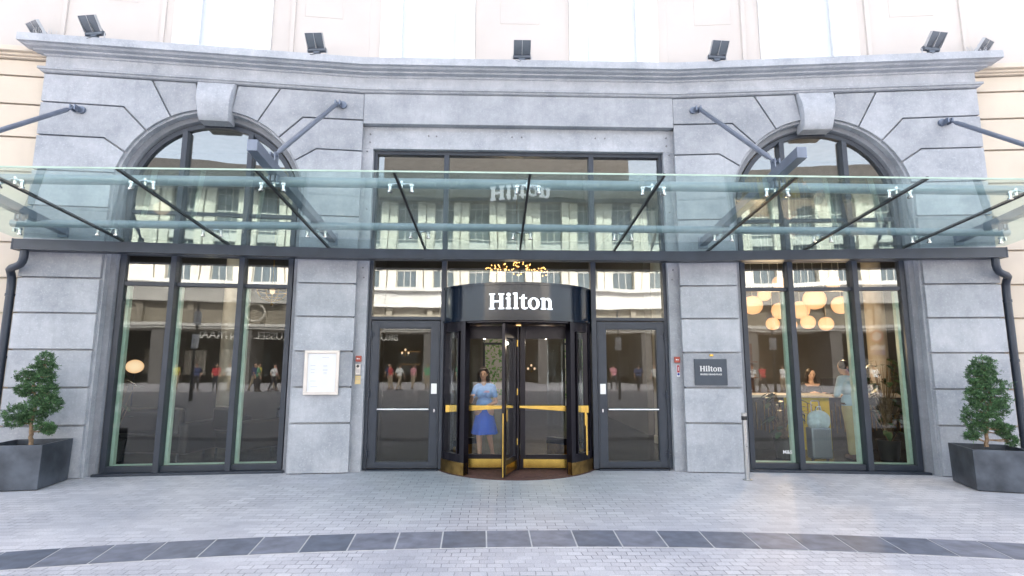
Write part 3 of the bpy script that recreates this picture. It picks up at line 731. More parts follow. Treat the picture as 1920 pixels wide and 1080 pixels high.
# spider fittings
def spider(x, y, ztube, one=0):
    m = M(); zg = gz(y-.05)
    fe = [-.125, .125] if not one else [one*-.125]
    for dx in fe:
        m.lathe((x+dx, y-.05, zg-.026), [(.012, -.012), (.03, -.008), (.03, .01), (.018, .014), (.018, .06), (.03, .065), (.03, .085), (.012, .10)], 12)
        m.tube([(x, y, ztube-.03), (x+dx*.45, y-.03, zg+.07), (x+dx, y-.05, zg+.065)], [.02, .013, .013], 8)
    m.tube([(x, y, ztube-.09), (x, y, ztube)], .02, 8)
    cadd(m, 'spider_fitting', STEEL, smooth=True)
for k in range(-4, 5):
    spider(k*PW, -2.36, 3.73); spider(k*PW, -.78, 3.55)
spider(-5*PW+.14, -.78, 3.55, -1); spider(5*PW-.14, -.78, 3.55, 1)
# rain pipes
for s in (-1, 1):
    F = W(s); m = M()
    pts = [F(7.17, -.15, 3.26), F(7.17, -.15, 3.12), F(7.185, -.145, 3.06), F(7.22, -.13, 3.02), F(7.28, -.11, 2.995), F(7.36, -.07, 2.98), F(7.41, -.03, 2.96), F(7.425, .02, 2.91), F(7.43, .05, 2.85), F(7.43, .06, 2.7), F(7.43, .06, 0.02)]
    m.tube([Vector(p)-Vector(F(7.43, .06, 0)) for p in pts], .052, 16)
    t = thing('rain_pipe', 'grey rain pipe dropping from the gutter end beside the %s cream wall' % ('left' if s < 0 else 'right'), 'downpipe', F(7.43, .06, 0), 0, 'rain pipes at the gutter ends')
    m.build('pipe', ANTH, t, smooth=True)
    for z in (.6, 1.7, 2.6):
        m = M(); m.lathe((0, 0, z), [(.053, -.02), (.06, -.02), (.06, .02), (.053, .02)], 16); m.box(ID, -.02, .02, .04, .10, -.015+z, .015+z); m.build('clamp', ANTH, t, smooth=True)
#@@PART2

# ================================================================== THINGS ON THE FRONT
def local(F, u, o, z, s):      # position and heading of something fixed to a bay face
    p = F(u, o, z); ang = -s*math.atan(T) if s else 0
    return p, ang
pbr('beige_metal', (.66, .62, .59), .35, .4, var=.05); pbr('paper', (.74, .75, .77), .7, var=.02)
pbr('ink', (.30, .30, .33), .8); pbr('faint_ink', (.46, .47, .52), .8); pbr('plaque_grey', (.045, .06, .082), .45, var=.1)
pbr('letter_silver', (.62, .64, .66), .4, .3, var=.02)
# menu board
p, a = local(W(-1), 3.005, 0, 1.49, -1)
t = thing('menu_board', 'beige framed menu board with a white sheet on the stone pier left of the doors', 'menu board', p, a)
m = M(); b = .255; h = .335; w = .05
for q in ([(-b, -h), (b, -h), (b-w, -h+w), (-b+w, -h+w)], [(b, -h), (b, h), (b-w, h-w), (b-w, -h+w)], [(b, h), (-b, h), (-b+w, h-w), (b-w, h-w)], [(-b, h), (-b, -h), (-b+w, -h+w), (-b+w, h-w)]):
    m.prism(ID, q, -.05, -.002)
m.build('frame', 'beige_metal', t, bevel=.006)
m = M(); m.box(ID, -b+w, b-w, -.03, -.003, -h+w, h-w); sh = m.build('sheet', 'paper', t)
m = M()
random.seed(4)
for cx, w0, z0, n in ((.05, .10, .225, 1), (-.13, .07, .10, 1), (.05, .06, .10, 2), (-.13, .06, .045, 1), (.05, .07, .045, 2), (-.13, .05, -.005, 1), (.05, .05, -.005, 2), (-.12, .08, -.13, 1), (-.10, .10, -.215, 1)):
    for i in range(n): m.box(ID, cx-w0/2, cx+w0/2, -.0315, -.0302, z0-i*.018, z0-i*.018+.005)
m.build('printed_line', 'faint_ink', t)
# hotel plaque
p, a = local(W(1), 2.965, 0, 1.51, 1)
t = thing('hotel_plaque', 'square dark grey plaque with the hotel name in silver on the right stone pier', 'plaque', p, a)
m = M(); m.box(ID, -.245, .245, -.028, -.003, -.20, .20); m.build('plate', 'plaque_grey', t, bevel=.002)
c2 = .082
word_mesh(lambda x, y, d: ((x-WX)*c2, -.028-d, .012+y*c2), .006, -.001).build('lettering', 'letter_silver', t)
text_obj('small_lettering', 'BRUSSELS GRAND-PLACE', .0335, 'letter_silver', t, .002, offset=.0009, xform=lambda x, y, z: (x*.86, -.031-z, y-.035))
m = M(); m.box(ID, -.005, .05, -.02, -.003, .243, .275); m.build('brass_tab', BRASS, t, bevel=.003)
# small boxes by the doors
def smallbox(name, label, cat, x, z, w, h, d, mat, o=.114, group=None):
    t = thing(name, label, cat, (x, o, z), 0, group)
    m = M(); m.box(ID, -w/2, w/2, -d, -.001, -h/2, h/2); m.build('housing', mat, t, bevel=.004); return t
pbr('red_plastic', (.38, .07, .045), .45); pbr('yellow_paper', (.78, .60, .30), .7)
for s in (-1, 1):
    t = smallbox('alarm_box', 'small red alarm box with two white marks, on the jamb %s of the doors' % ('left' if s < 0 else 'right'), 'alarm box', s*2.495, 1.70, .085, .09, .04, 'red_plastic', group='red alarm boxes beside the doors')
    m = M(); m.box(ID, -.025, -.003, -.044, -.0405, -.008, .010); m.build('mark', 'paper', t)
    m = M(); m.box(ID, .004, .02, -.044, -.0405, -.008, .006); m.build('mark', 'paper', t)
t = smallbox('intercom', 'silver intercom with a round black camera eye under the left red box', 'intercom', -2.50, 1.535, .085, .165, .03, 'brushed_steel')
m = M(); m.tube([(0, -.03, .05), (0, -.036, .05)], .022, 16); m.build('camera_eye', BLACK, t, smooth=True)
m = M(); [m.box(ID, -.025, .025, -.033, -.0305, z, z+.006) for z in (0, -.02, -.035, -.05)]; m.build('speaker_slot', 'ink', t)
t = smallbox('notice', 'yellow paper notice stuck below the intercom', 'notice', -2.50, 1.375, .088, .13, .004, 'yellow_paper')
m = M(); [m.box(ID, -.03, .03, -.0055, -.0042, z, z+.004) for z in (.03, .005)]; m.build('printed_line', 'faint_ink', t)
p, a = local(W(1), 2.545, 0, 0, 1)
t = smallbox('sticker', 'narrow white sticker with red panel and blue foot on the right door jamb', 'sticker', 2.515, 1.53, .052, .19, .003, 'paper')
pbr('sticker_red', (.45, .03, .05), .5); pbr('sticker_blue', (.03, .05, .3), .5)
m = M(); m.box(ID, -.02, .02, -.0045, -.0032, -.03, .085); m.build('red_panel', 'sticker_red', t)
m = M(); m.box(ID, -.006, .006, -.0055, -.0047, .0, .06); m.build('mark', 'paper', t)
m = M(); m.tube([(0, -.0034, -.055), (0, -.0046, -.055)], .019, 14); m.build('blue_foot', 'sticker_blue', t)
# ashtray post
t = thing('ashtray_post', 'slim brushed steel ashtray post on the paving by the right window', 'ashtray', (3.225, -.56, 0))
m = M(); m.lathe((0, 0, 0), [(.035, .0), (.035, .86)], 20); m.build('post', 'brushed_steel', t, smooth=True)
m = M(); m.lathe((0, 0, 0), [(.066, .001), (.066, .012), (.04, .016)], 24); m.build('foot_plate', 'brushed_steel', t, smooth=True)
m = M(); m.lathe((0, 0, 0), [(.036, .835), (.040, .84), (.040, .885), (.036, .89)], 20); m.build('slot_ring', BLACK, t, smooth=True)
m = M(); m.lathe((0, 0, 0), [(.038, .891), (.038, .93), (.03, .937)], 20); m.build('cap', 'brushed_steel', t, smooth=True)
m = M(); m.tube([(0, -.034, .47), (0, -.042, .47)], .008, 10); m.build('lock', 'fixing_grey', t)
# floodlights on the cornice
LN = ['on the left return of the cornice behind the bird spikes', 'near the left end of the cornice', 'on the cornice right of the left arch', 'above the middle of the doors',
      'on the cornice left of the right arch', 'near the right end of the cornice', 'on the right return of the cornice behind the bird spikes']
pbr('lamp_grey', (.10, .12, .15), .4, .4, var=.1); pbr('lamp_glass', (.14, .16, .19), .15, .1); pbr('lamp_back', (.45, .46, .48), .4, .5)
for i, (x, y, z, rz) in enumerate([(-7.44, -.45, 6.53, -25), (-6.53, -.62, 6.53, -8), (-3.27, -.28, 6.53, -4), (.03, -.19, 6.53, 0), (3.22, -.28, 6.53, 4), (6.53, -.62, 6.53, 8), (7.44, -.45, 6.53, 25)]):
    t = thing('floodlight', 'grey floodlight %s' % LN[i], 'floodlight', (x, y, z), R(rz), 'floodlights along the cornice')
    t.scale = (.84, .84, .84)
    def fl(u, o, z_): # lamp tilted forward
        c_, s_ = math.cos(R(38)), math.sin(R(38)); return (u, -z_*s_+o*c_, .11+z_*c_+o*s_)
    m = M(); n = 6
    vs = []
    for j in range(n+1):
        q = j/n; zz = .02+.28*q; bow = -.05*math.sin(q*math.pi*.5)
        for u in (-.165, .165):
            for d in (0, .018): vs.append(fl(u, bow+d, zz))
    fs = []
    for j in range(n): b_ = j*4; q_ = b_+4; fs += [(b_, q_, q_+2, b_+2), (b_+1, b_+3, q_+3, q_+1), (b_, b_+1, q_+1, q_), (b_+2, q_+2, q_+3, b_+3)]
    fs += [(0, 2, 3, 1), (n*4, n*4+1, n*4+3, n*4+2)]
    m.add(vs, fs); m.build('visor', 'lamp_glass', t)
    m = M()
    for u in (-.168, -.004, .160): m.box(fl, u, u+.008, -.056, -.004, .03, .30)
    m.box(fl, -.168, .168, -.06, -.05, .30, .305); m.build('rib', 'lamp_back', t)
    m = M(); m.tube([(-.17, 0, .10), (.17, 0, .10)], .045, 14); m.box(ID, -.06, .06, -.03, .03, .02, .07); m.build('housing', 'lamp_grey', t, smooth=True)
    m = M(); m.tube([(-.19, 0, .0), (-.19, 0, .11)], .01, 6); m.tube([(.19, 0, .0), (.19, 0, .11)], .01, 6); m.tube([(-.2, 0, .004), (.2, 0, .004)], .008, 6); m.build('bracket', 'lamp_back', t)
    m = M(); m.tube([(.15, -.02, .08), (.12, -.05, .03), (.03, -.07, .0), (-.06, -.09, -.04), (-.13, -.08, -.02), (-.15, -.04, .06)], .005, 6); m.build('cable', BLACK, t, smooth=True)
for s in (-1, 1):
    t = thing('bird_spikes', 'pale wire bird spikes at the %s end of the cornice' % ('left' if s < 0 else 'right'), 'bird spikes', (s*7.30, -.62, 6.53), 0, 'bird spikes on the cornice ends')
    random.seed(11+s); m = M(); m.box(ID, -.17, .17, -.01, .01, -.002, .006)
    for k in range(16):
        x = -.16+.32*k/15; m.tube([(x, 0, .002), (x+random.uniform(-.03, .03), random.uniform(-.05, .05), random.uniform(.10, .17))], .0028, 4)
    m.build('spikes', 'lamp_back', t)

# ================================================================== PLANTERS AND SPIRAL JUNIPERS
pbr('planter_zinc', (.085, .10, .125), .42, .35, var=.45, scale=3.5, bump=.1, bscale=30); pbr('soil', (.03, .022, .016), .95, var=.4, scale=30, bump=.6, bscale=60)
pbr('bark', (.30, .21, .13), .85, col2=(.16, .11, .07), scale=25, bump=.5, bscale=60)
def planter(x, y, rz, label, h):
    t = thing('planter', label, 'planter', (x, y, 0), rz, 'square zinc planters either side of the front')
    b = .335; c = .345; th = .022; m = M()
    def ring(w, z): return [(-w, -w, z), (w, -w, z), (w, w, z), (-w, w, z)]
    vs = ring(b, .012)+ring(c, h)+ring(c-th, h)+ring(c-th, h-.09)
    fs = [(3, 2, 1, 0)]+[(k*4+i, k*4+(i+1) % 4, k*4+4+(i+1) % 4, k*4+4+i) for k in range(3) for i in range(4)]+[(12, 13, 14, 15)]
    m.add(vs, fs); m.build('box', 'planter_zinc', t, bevel=.004)
    m = M(); m.box(ID, -.31, .31, -.31, .31, .002, .012); m.build('foot', BLACK, t)
    m = M(); n = 10; vs = []; random.seed(3)
    for i in range(n+1):
        for j in range(n+1): vs.append((-.322+.644*i/n, -.322+.644*j/n, h-.075+random.uniform(-.012, .014)))
    m.add(vs, [(i*(n+1)+j, (i+1)*(n+1)+j, (i+1)*(n+1)+j+1, i*(n+1)+j+1) for i in range(n) for j in range(n)]); m.build('soil', 'soil', t, smooth=True)
def px(x, y, Y):        # point of the picture at depth Y (used once to place foliage tiers in metres)
    d = fw+rt2*((x-960)/1029.2)-up2*((y-540)/1029.2); k = (Y+8.569)/d.y
    return Vector((-.3445, -8.569, 1.6))+d*k
planter(-6.60, -.83, R(10), 'dark zinc planter by the left rain pipe, holding the looser spiral tree', .57)
planter(6.33, -1.09, R(-18), 'dark zinc planter turned askew by the right rain pipe, holding the fuller spiral tree', .53)
def topiary(base, trunk_pts, blobs, label, seed, nleaf):
    random.seed(seed)
    t = thing('spiral_juniper', label, 'topiary', base, 0, 'spiral junipers in planters')
    B = Vector(base)
    m = M(); tp = [Vector(p)-B for p in trunk_pts]; nn = len(tp)
    fine = []
    for i in range(nn-1):
        for k in range(4): fine.append(tp[i].lerp(tp[i+1], k/4)+Vector((random.uniform(-.006, .006), random.uniform(-.006, .006), 0)))
    fine.append(tp[-1]); L = len(fine)
    m.tube(fine, [.026*(1-.7*i/L)+.003*random.random() for i in range(L)], 9)
    m.build('trunk', 'bark', t, smooth=True)
    mb = M()
    for c, rx, ry, rz in blobs:
        c = Vector(c)-B; q = min(fine, key=lambda v: (v-c-Vector((0, 0, -.03))).length)
        for k in range(5):
            e = c+Vector((random.uniform(-.6, .6)*rx, random.uniform(-.6, .6)*ry, random.uniform(-.4, .5)*rz))
            mb.tube([q, q.lerp(e, .5)+Vector((0, 0, -.01)), e], [.008, .005, .002], 5)
    mb.build('branches', 'bark', t, smooth=True)
    lf = M(); tot = sum(b[1]*b[2]*b[3] for b in blobs)
    for c, rx, ry, rz in blobs:
        c = Vector(c)-B; n = int(nleaf*(.35*(rx*ry*rz)/tot+.65/len(blobs)))
        tw = []
        for j in range(n//9):
            th = random.uniform(0, 2*math.pi); ph = math.acos(random.uniform(-1, 1)); rr = random.uniform(.55, 1.0)**.6*(1+.15*math.sin(5*th+3*ph))*(1 if random.random() > .06 else random.uniform(1.1, 1.35))
            d = Vector((math.sin(ph)*math.cos(th), math.sin(ph)*math.sin(th), math.cos(ph)))
            p = c+Vector((d.x*rx, d.y*ry, d.z*rz))*rr
            ax = (d+Vector((random.uniform(-.5, .5), random.uniform(-.5, .5), random.uniform(-.2, .7)))).normalized()
            sp = random.uniform(.02, .045)
            for k in range(9):
                q = p+ax*sp*(k/9)+Vector((random.gauss(0, .006), random.gauss(0, .006), random.gauss(0, .006)))
                dr = (ax+Vector((random.gauss(0, .55), random.gauss(0, .55), random.gauss(0, .55)))).normalized()
                sd_ = dr.cross(Vector((random.gauss(0, 1), random.gauss(0, 1), random.gauss(0, 1)))).normalized()*random.uniform(.003, .0055)
                l = random.uniform(.014, .030)
                lf.add([q-sd_, q+dr*l*.6-sd_*.6, q+dr*l, q+dr*l*.6+sd_*.6, q+sd_], [(0, 1, 2, 3, 4)])
    lf.build('foliage', 'juniper_leaf', t, normals=False)
mpx = lambda x, y, Y: px(x, y, Y)
YL = -.83; k_ = .0077
def blob(x, y, rx, rz, Y, dy=0): c = px(x, y, Y+dy); return (tuple(c), rx*k_*.92, max(rx*.8, rz)*k_*.9, rz*k_*.76)
bl = [blob(85, 672, 12, 12, YL), blob(86, 688, 15, 12, YL), blob(68, 696, 18, 12, YL), blob(50, 706, 16, 10, YL, -.03), blob(84, 707, 16, 10, YL), blob(74, 722, 24, 11, YL), blob(46, 731, 14, 10, YL),
      blob(62, 737, 20, 9, YL, .05), blob(92, 733, 14, 13, YL), blob(86, 752, 22, 15, YL), blob(66, 764, 26, 14, YL, -.06), blob(36, 776, 26, 17, YL), blob(30, 790, 16, 9, YL, -.03), blob(60, 782, 20, 12, YL), blob(96, 760, 13, 16, YL),
      blob(84, 800, 14, 7, YL, -.05), blob(92, 806, 7, 6, YL, -.05)]
topiary(tuple(px(57, 832, YL)), [px(57, 834, YL), px(58, 815, YL), px(59, 795, YL), px(64, 770, YL), px(72, 750, YL), px(60, 730, YL), px(68, 710, YL), px(84, 690, YL)], bl,
        'loosely clipped spiral juniper with a low side tuft, left of the left window', 5, 34000)
YR = -1.09
bl = [blob(1843, 680, 17, 12, YR), blob(1840, 693, 22, 13, YR), blob(1832, 705, 19, 12, YR), blob(1850, 703, 17, 10, YR), blob(1836, 717, 16, 8, YR), blob(1862, 724, 24, 14, YR), blob(1840, 732, 22, 12, YR, -.04), blob(1826, 742, 14, 10, YR),
      blob(1868, 745, 21, 13, YR), blob(1850, 755, 30, 12, YR), blob(1840, 770, 30, 14, YR), blob(1872, 768, 18, 13, YR), blob(1824, 786, 17, 12, YR), blob(1850, 788, 22, 12, YR, -.03), blob(1832, 803, 14, 10, YR), blob(1822, 816, 10, 7, YR),
      blob(1868, 798, 12, 6, YR), blob(1886, 803, 10, 5, YR, -.05), blob(1897, 826, 7, 9, YR, -.05), blob(1880, 812, 9, 4, YR)]
topiary(tuple(px(1850, 838, YR)), [px(1850, 838, YR), px(1850, 820, YR), px(1849, 800, YR), px(1852, 775, YR), px(1860, 745, YR), px(1846, 720, YR), px(1842, 690, YR)], bl,
        'dense clipped spiral juniper standing in the askew right planter', 9, 36000)

# ================================================================== INSIDE THE LOBBY (seen through the glass)
pbr('lobby_floor', (.028, .032, .042), .25, var=.25, scale=1.2); pbr('lobby_wall', (.135, .128, .12), .8, var=.12, scale=1)
pbr('lobby_ceiling', (.30, .27, .22), .85); pbr('dark_wall', (.05, .045, .045), .6); pbr('walnut', (.10, .05, .028), .45, var=.3, scale=5)
pbr('column_plaster', (.52, .47, .40), .7, var=.06)
m = M(); m.box(ID, -12, 12, .64, 13.5, -.05, .006); o = m.build('lobby_floor', 'lobby_floor'); o['kind'] = 'structure'
m = M(); m.box(ID, -12, 12, .64, 13.5, 5.75, 5.95); m.build('lobby_ceiling', 'lobby_ceiling')['kind'] = 'structure'
m = M(); m.box(ID, -12.2, -12, .64, 13.5, 0, 5.75); m.box(ID, 12, 12.2, .64, 13.5, 0, 5.75)
for a, b in ((-12, -.85), (-.1, 2.05), (2.85, 12)): m.box(ID, a, b, 11.5, 11.7, 0, 5.75)
m.box(ID, -.85, -.1, 11.5, 11.7, 3.0, 5.75); m.box(ID, 2.05, 2.85, 11.5, 11.7, 3.0, 5.75)
m.box(ID, -4.6, -4.45, 2.6, 11.5, 0, 5.75); m.box(ID, 3.2, 3.35, 4.5, 11.5, 0, 5.75)
m.box(ID, -11.9, -4.6, 7.2, 7.35, 0, 5.75); m.box(ID, 3.35, 11.9, 5.9, 6.05, 0, 5.75)
m.build('lobby_wall', 'lobby_wall')['kind'] = 'structure'
# ceiling coffers / arch bands
m = M()
for x0, x1 in ((-12, -4.7), (3.4, 12)):
    for y in (2.0, 4.2): m.box(ID, x0, x1, y, y+.35, 5.35, 5.75)
m.box(ID, -4.4, 3.2, 3.2, 3.6, 5.2, 5.75)
m.build('lobby_beam', 'lobby_ceiling')['kind'] = 'structure'
for i, (x, y, lb) in enumerate([(-6.15, 3.6, 'pale round column in the lounge behind the left window'), (-3.6, 3.0, 'pale round column behind the left side door'), (3.2, 3.2, 'pale round column behind the right side door'), (8.2, 3.6, 'pale round column beyond the reception')]):
    t = thing('lobby_column', lb, 'column', (x, y, 0), 0, 'round columns in the lobby')
    m = M(); m.lathe((0, 0, 0), [(.23, .006), (.23, .15), (.2, .17), (.19, 5.5), (.25, 5.6), (.25, 5.74)], 24); m.build('shaft', 'column_plaster', t, smooth=True)
# rear glass doors with the garden beyond
m = M()
for x in (-.85, -.17, 2.05, 2.78): m.box(ID, x, x+.07, 11.45, 11.55, 0, 3.0)
m.box(ID, -.78, -.17, 11.45, 11.55, 2.35, 2.43); m.box(ID, 2.12, 2.78, 11.45, 11.55, 2.35, 2.43)
t = m.build('rear_doors', FRAME); tag(t, 'dark framed glass doors at the back of the lobby with greenery beyond', 'doors')
random.seed(21); m = M()
for i in range(2600):
    x = random.uniform(-3.5, 4); z = random.uniform(.2, 3.6); y = 16+random.uniform(-.8, .8)+.4*math.sin(x*3)*math.cos(z*2.4)
    a = random.uniform(.05, .11); d1 = Vector((random.gauss(0, 1), random.gauss(0, .6), random.gauss(0, 1))).normalized()*a; d2 = d1.cross(Vector((random.gauss(0, 1), 1, random.gauss(0, 1)))).normalized()*a*.5
    c = Vector((x, y, z)); m.add([c-d1, c+d2, c+d1, c-d2], [(0, 1, 2, 3)])
yw = M(); yw.box(ID, -6, 6, 18, 18.3, 0, 6); tag(yw.build('daylight_screen_wall', CREAM), 'added cream wall closing off the overbright outdoors behind the lobby foliage', 'wall')  # added to shut out overbright daylight behind the rear doors
m.build('garden_hedge', 'garden_leaf', normals=False); tag(bpy.data.objects['garden_hedge'], 'green foliage in the yard behind the rear doors', 'hedge', kind='stuff')

def lamp_mat(name, col, s):
    m, n, out = new_mat(name)
    e = N(n, 'ShaderNodeEmission'); e.inputs[1].default_value = s
    lw = N(n, 'ShaderNodeLayerWeight'); lw.inputs[0].default_value = .35
    cr = N(n, 'ShaderNodeValToRGB'); cr.color_ramp.elements[0].color = (*col, 1); cr.color_ramp.elements[1].color = (col[0]*.8, col[1]*.5, col[2]*.3, 1)
    n.links.new(lw.outputs['Facing'], cr.inputs[0]); n.links.new(cr.outputs[0], e.inputs[0]); n.links.new(e.outputs[0], out.inputs[0])
lamp_mat('lantern', (1, .55, .27), .25); lamp_mat('globe', (1, .74, .48), .2); emis('bulb', (1, .45, .12), 1.6); emis('warm_strip', (1, .5, .18), .35)
pbr('cord', (.55, .5, .42), .6)
LT = [(1411, 572, 18, 'big orange lantern at the left edge of the cluster'), (1433, 553, 12, 'half hidden lantern behind the left mullion row'), (1463, 583, 16, 'large lantern just left of the middle mullion'),
      (1500, 581, 17, 'large lantern just right of the middle mullion'), (1527, 561, 20, 'biggest lantern, high in the middle pane'), (1577, 572, 17, 'wide orange lantern near the right mullion'),
      (1449, 607, 12, 'small lantern lowest in the left pane'), (1484, 609, 10, 'small lantern low behind the middle mullion'), (1515, 604, 13, 'small lantern low in the middle pane'),
      (1549, 607, 13, 'small round lantern at the lower right of the cluster'), (1460, 530, 12, 'small lantern showing in the left top pane'), (1562, 530, 13, 'small lantern showing in the middle top pane')]
for i, (x, y, r, lb) in enumerate(LT):
    Yd = 2.1+.35*((i*5) % 4); p = px(x, y, Yd); rr = r*(Yd+8.9)/1029
    t = thing('paper_lantern', lb+' above the reception', 'lantern', tuple(p), 0, 'glowing paper lanterns over the reception')
    m = M(); m.lathe((0, 0, 0), [(rr*.22, -rr*.93), (rr*.62, -rr*.80), (rr*.9, -rr*.45), (rr*1.0, 0), (rr*.9, rr*.45), (rr*.62, rr*.80), (rr*.22, rr*.93)], 24); m.build('shade', 'lantern', t, smooth=True)
    m = M(); m.tube([(0, 0, rr*.85), (0, 0, 5.7-p.z)], .005, 5); m.build('cord', 'cord', t)
# reception desk
pbr('desk_yellow', (.60, .50, .02), .5, var=.1); pbr('desk_dark', (.055, .05, .045), .5, var=.2); pbr('marble', (.6, .58, .54), .3)
def lamp_light(name, x, y, z, w, col, rad=.12):
    l = bpy.data.lights.new(name, 'POINT'); l.energy = w; l.color = col; l.shadow_soft_size = .02
    o_ = bpy.data.objects.new(name, l); COL.objects.link(o_); o_.location = (x, y, z)
for x, y in ((5.0, 2.3), (6.2, 1.7), (6.0, 3.6)): lamp_light('lantern_light', x, y, 2.0, 10, (1, .66, .38), .3)
for x, y in ((-6.2, 2.6), (-3.4, 5.0), (-8.0, 5.2)): lamp_light('lounge_light', x, y, 3.2, 4, (1, .84, .68), .3)
for x, y in ((0, 4.5), (1.0, 8.5)): lamp_light('lobby_fill_light', x, y, 3.1, 12, (1, .72, .45), .3)  # added points deeper in the lobby to brighten it; no lamp hangs there
for x, y in ((-.55, .40), (.45, .5)): lamp_light('drum_light', x, y, 1.97, 2.2, (1, .80, .62), .02)
t = thing('reception_desk', 'long reception counter with a yellow panel and upright brass rods', 'reception desk', (5.9, 2.25, 0))
m = M(); m.box(ID, -1.95, -.62, 0, .7, .0062, 1.0); m.box(ID, .28, 2.1, 0, .7, .0062, 1.0); m.build('front', 'desk_dark', t)
m = M(); m.box(ID, -.61, .27, -.02, .7, .0062, 1.0); m.build('yellow_panel', 'desk_yellow', t)
m = M(); m.box(ID, -2.0, 2.15, -.06, .75, 1.0, 1.05); m.build('counter_top', 'marble', t, bevel=.004)
random.seed(8); m = M()
for k in range(52):
    x = -1.9+4.0*k/51
    z0 = .30+.22*random.random(); z1 = .55+.40*random.random(); m.box(ID, x, x+.014, -.035, -.022, min(z0, z1-.1), z1)
m.build('brass_rod', 'aged_brass', t)
t = thing('computer_monitor', 'flat black monitor on the reception counter, beside the standing man', 'monitor', (6.42, 2.5, 1.05))
m = M(); m.box(ID, -.22, .22, -.02, .02, .04, .32); m.build('screen', BLACK, t, bevel=.004)
m = M(); m.box(ID, -.03, .03, .0, .03, 0, .05); m.box(ID, -.1, .1, -.05, .08, 0, .01); m.build('stand', BLACK, t)
# shelves with bottles behind the reception, seen dimly
t = thing('back_bar_shelf', 'lit back bar shelf with brass rails on the lobby rear wall', 'shelf', (5.2, 5.6, 0))
m = M(); [m.box(ID, -1.2, 1.2, 0, .28, z, z+.03) for z in (.9, 1.3, 1.7)]; m.box(ID, -1.2, 1.2, .27, .29, .5, 2.2); m.build('shelf_board', 'walnut', t)
m = M(); m.box(ID, -.2, .2, -.01, 0, 1.85, 1.88); m.build('strip_light', 'warm_strip', t)
# lounge behind the left window
pbr('leather_dark', (.006, .006, .008), .4); pbr('blue_velvet', (.02, .035, .06), .8)
t = thing('floor_lamp', 'floor lamp with a glowing globe behind the left pane of the left window', 'lamp', (-7.06, 1.9, .006))
m = M(); m.ell((0, 0, 1.56), .145, .145, .125, 24, 14); m.build('globe', 'globe', t, smooth=True)
m = M(); m.lathe((0, 0, 0), [(.14, 0), (.14, .02), (.012, .03), (.012, 1.44)], 16); m.build('stand', ANTH, t, smooth=True)
def sofa(name, label, x, y, rz, w, mat):
    t = thing(name, label, 'sofa' if w > 1 else 'armchair', (x, y, .006), rz)
    m = M(); m.box(ID, -w/2, w/2, -.42, .38, .10, .42); m.build('seat', mat, t, bevel=.05)
    m = M(); m.box(ID, -w/2, w/2, .24, .46, .421, .86); m.build('backrest', mat, t, bevel=.07)
    for q in (-1, 1):
        m = M(); a, b = sorted((q*w/2, q*(w/2+.16))); m.box(ID, a, b, -.42, .46, .10, .62); m.build('armrest', mat, t, bevel=.05)
        m = M(); m.tube([(q*(w/2-.05), -.35, 0), (q*(w/2-.05), -.35, .10)], .02, 8); m.tube([(q*(w/2-.05), .35, 0), (q*(w/2-.05), .35, .10)], .02, 8); m.build('leg', ANTH, t)
sofa('lounge_sofa', 'long black leather sofa in the lounge, back to the left window', -6.5, 1.6, R(180-6), 1.7, 'leather_dark')
sofa('armchair', 'low black armchair beside the sofa near the middle pane', -5.0, 2.0, R(150), .7, 'leather_dark')
sofa('lounge_armchair', 'dark blue velvet armchair further back in the lounge', -4.9, 4.6, R(20), .7, 'blue_velvet')
t = thing('coffee_table', 'small pale round table in the lounge by the right pane of the left window', 'table', (-3.95, 1.7, .006))
m = M(); m.lathe((0, 0, 0), [(.30, .60), (.30, .63)], 24); m.build('tabletop', 'marble', t); m = M(); m.lathe((0, 0, 0), [(.16, 0), (.16, .02), (.03, .04), (.03, .60)], 14); m.build('pedestal', 'column_plaster', t, smooth=True)
t = thing('hanging_lantern', 'brass framed hanging lantern behind the middle pane of the left window', 'pendant', (-4.75, 2.2, 3.02))
m = M()
for k in range(8):
    a = k*math.pi/4; m.tube([(.26*math.cos(a), .26*math.sin(a), .12), (.30*math.cos(a), .30*math.sin(a), .0), (.2*math.cos(a), .2*math.sin(a), -.13), (.03*math.cos(a), .03*math.sin(a), -.2)], .007, 5)
for r, z in ((.30, 0), (.26, .12), (.2, -.13)): m.tube([(r*math.cos(i*math.pi/10), r*math.sin(i*math.pi/10), z) for i in range(21)], .009, 5, cap=False)
m.tube([(0, 0, .6), (0, 0, -.24)], .01, 6); m.ell((0, 0, -.25), .03, .03, .03, 8, 6); m.tube([(0, 0, .6), (0, 0, 2.7)], .012, 6)
m.build('cage', 'aged_brass', t, smooth=True)
m = M(); m.ell((0, 0, .02), .05, .05, .07, 10, 8); m.build('bulb', 'globe', t, smooth=True)
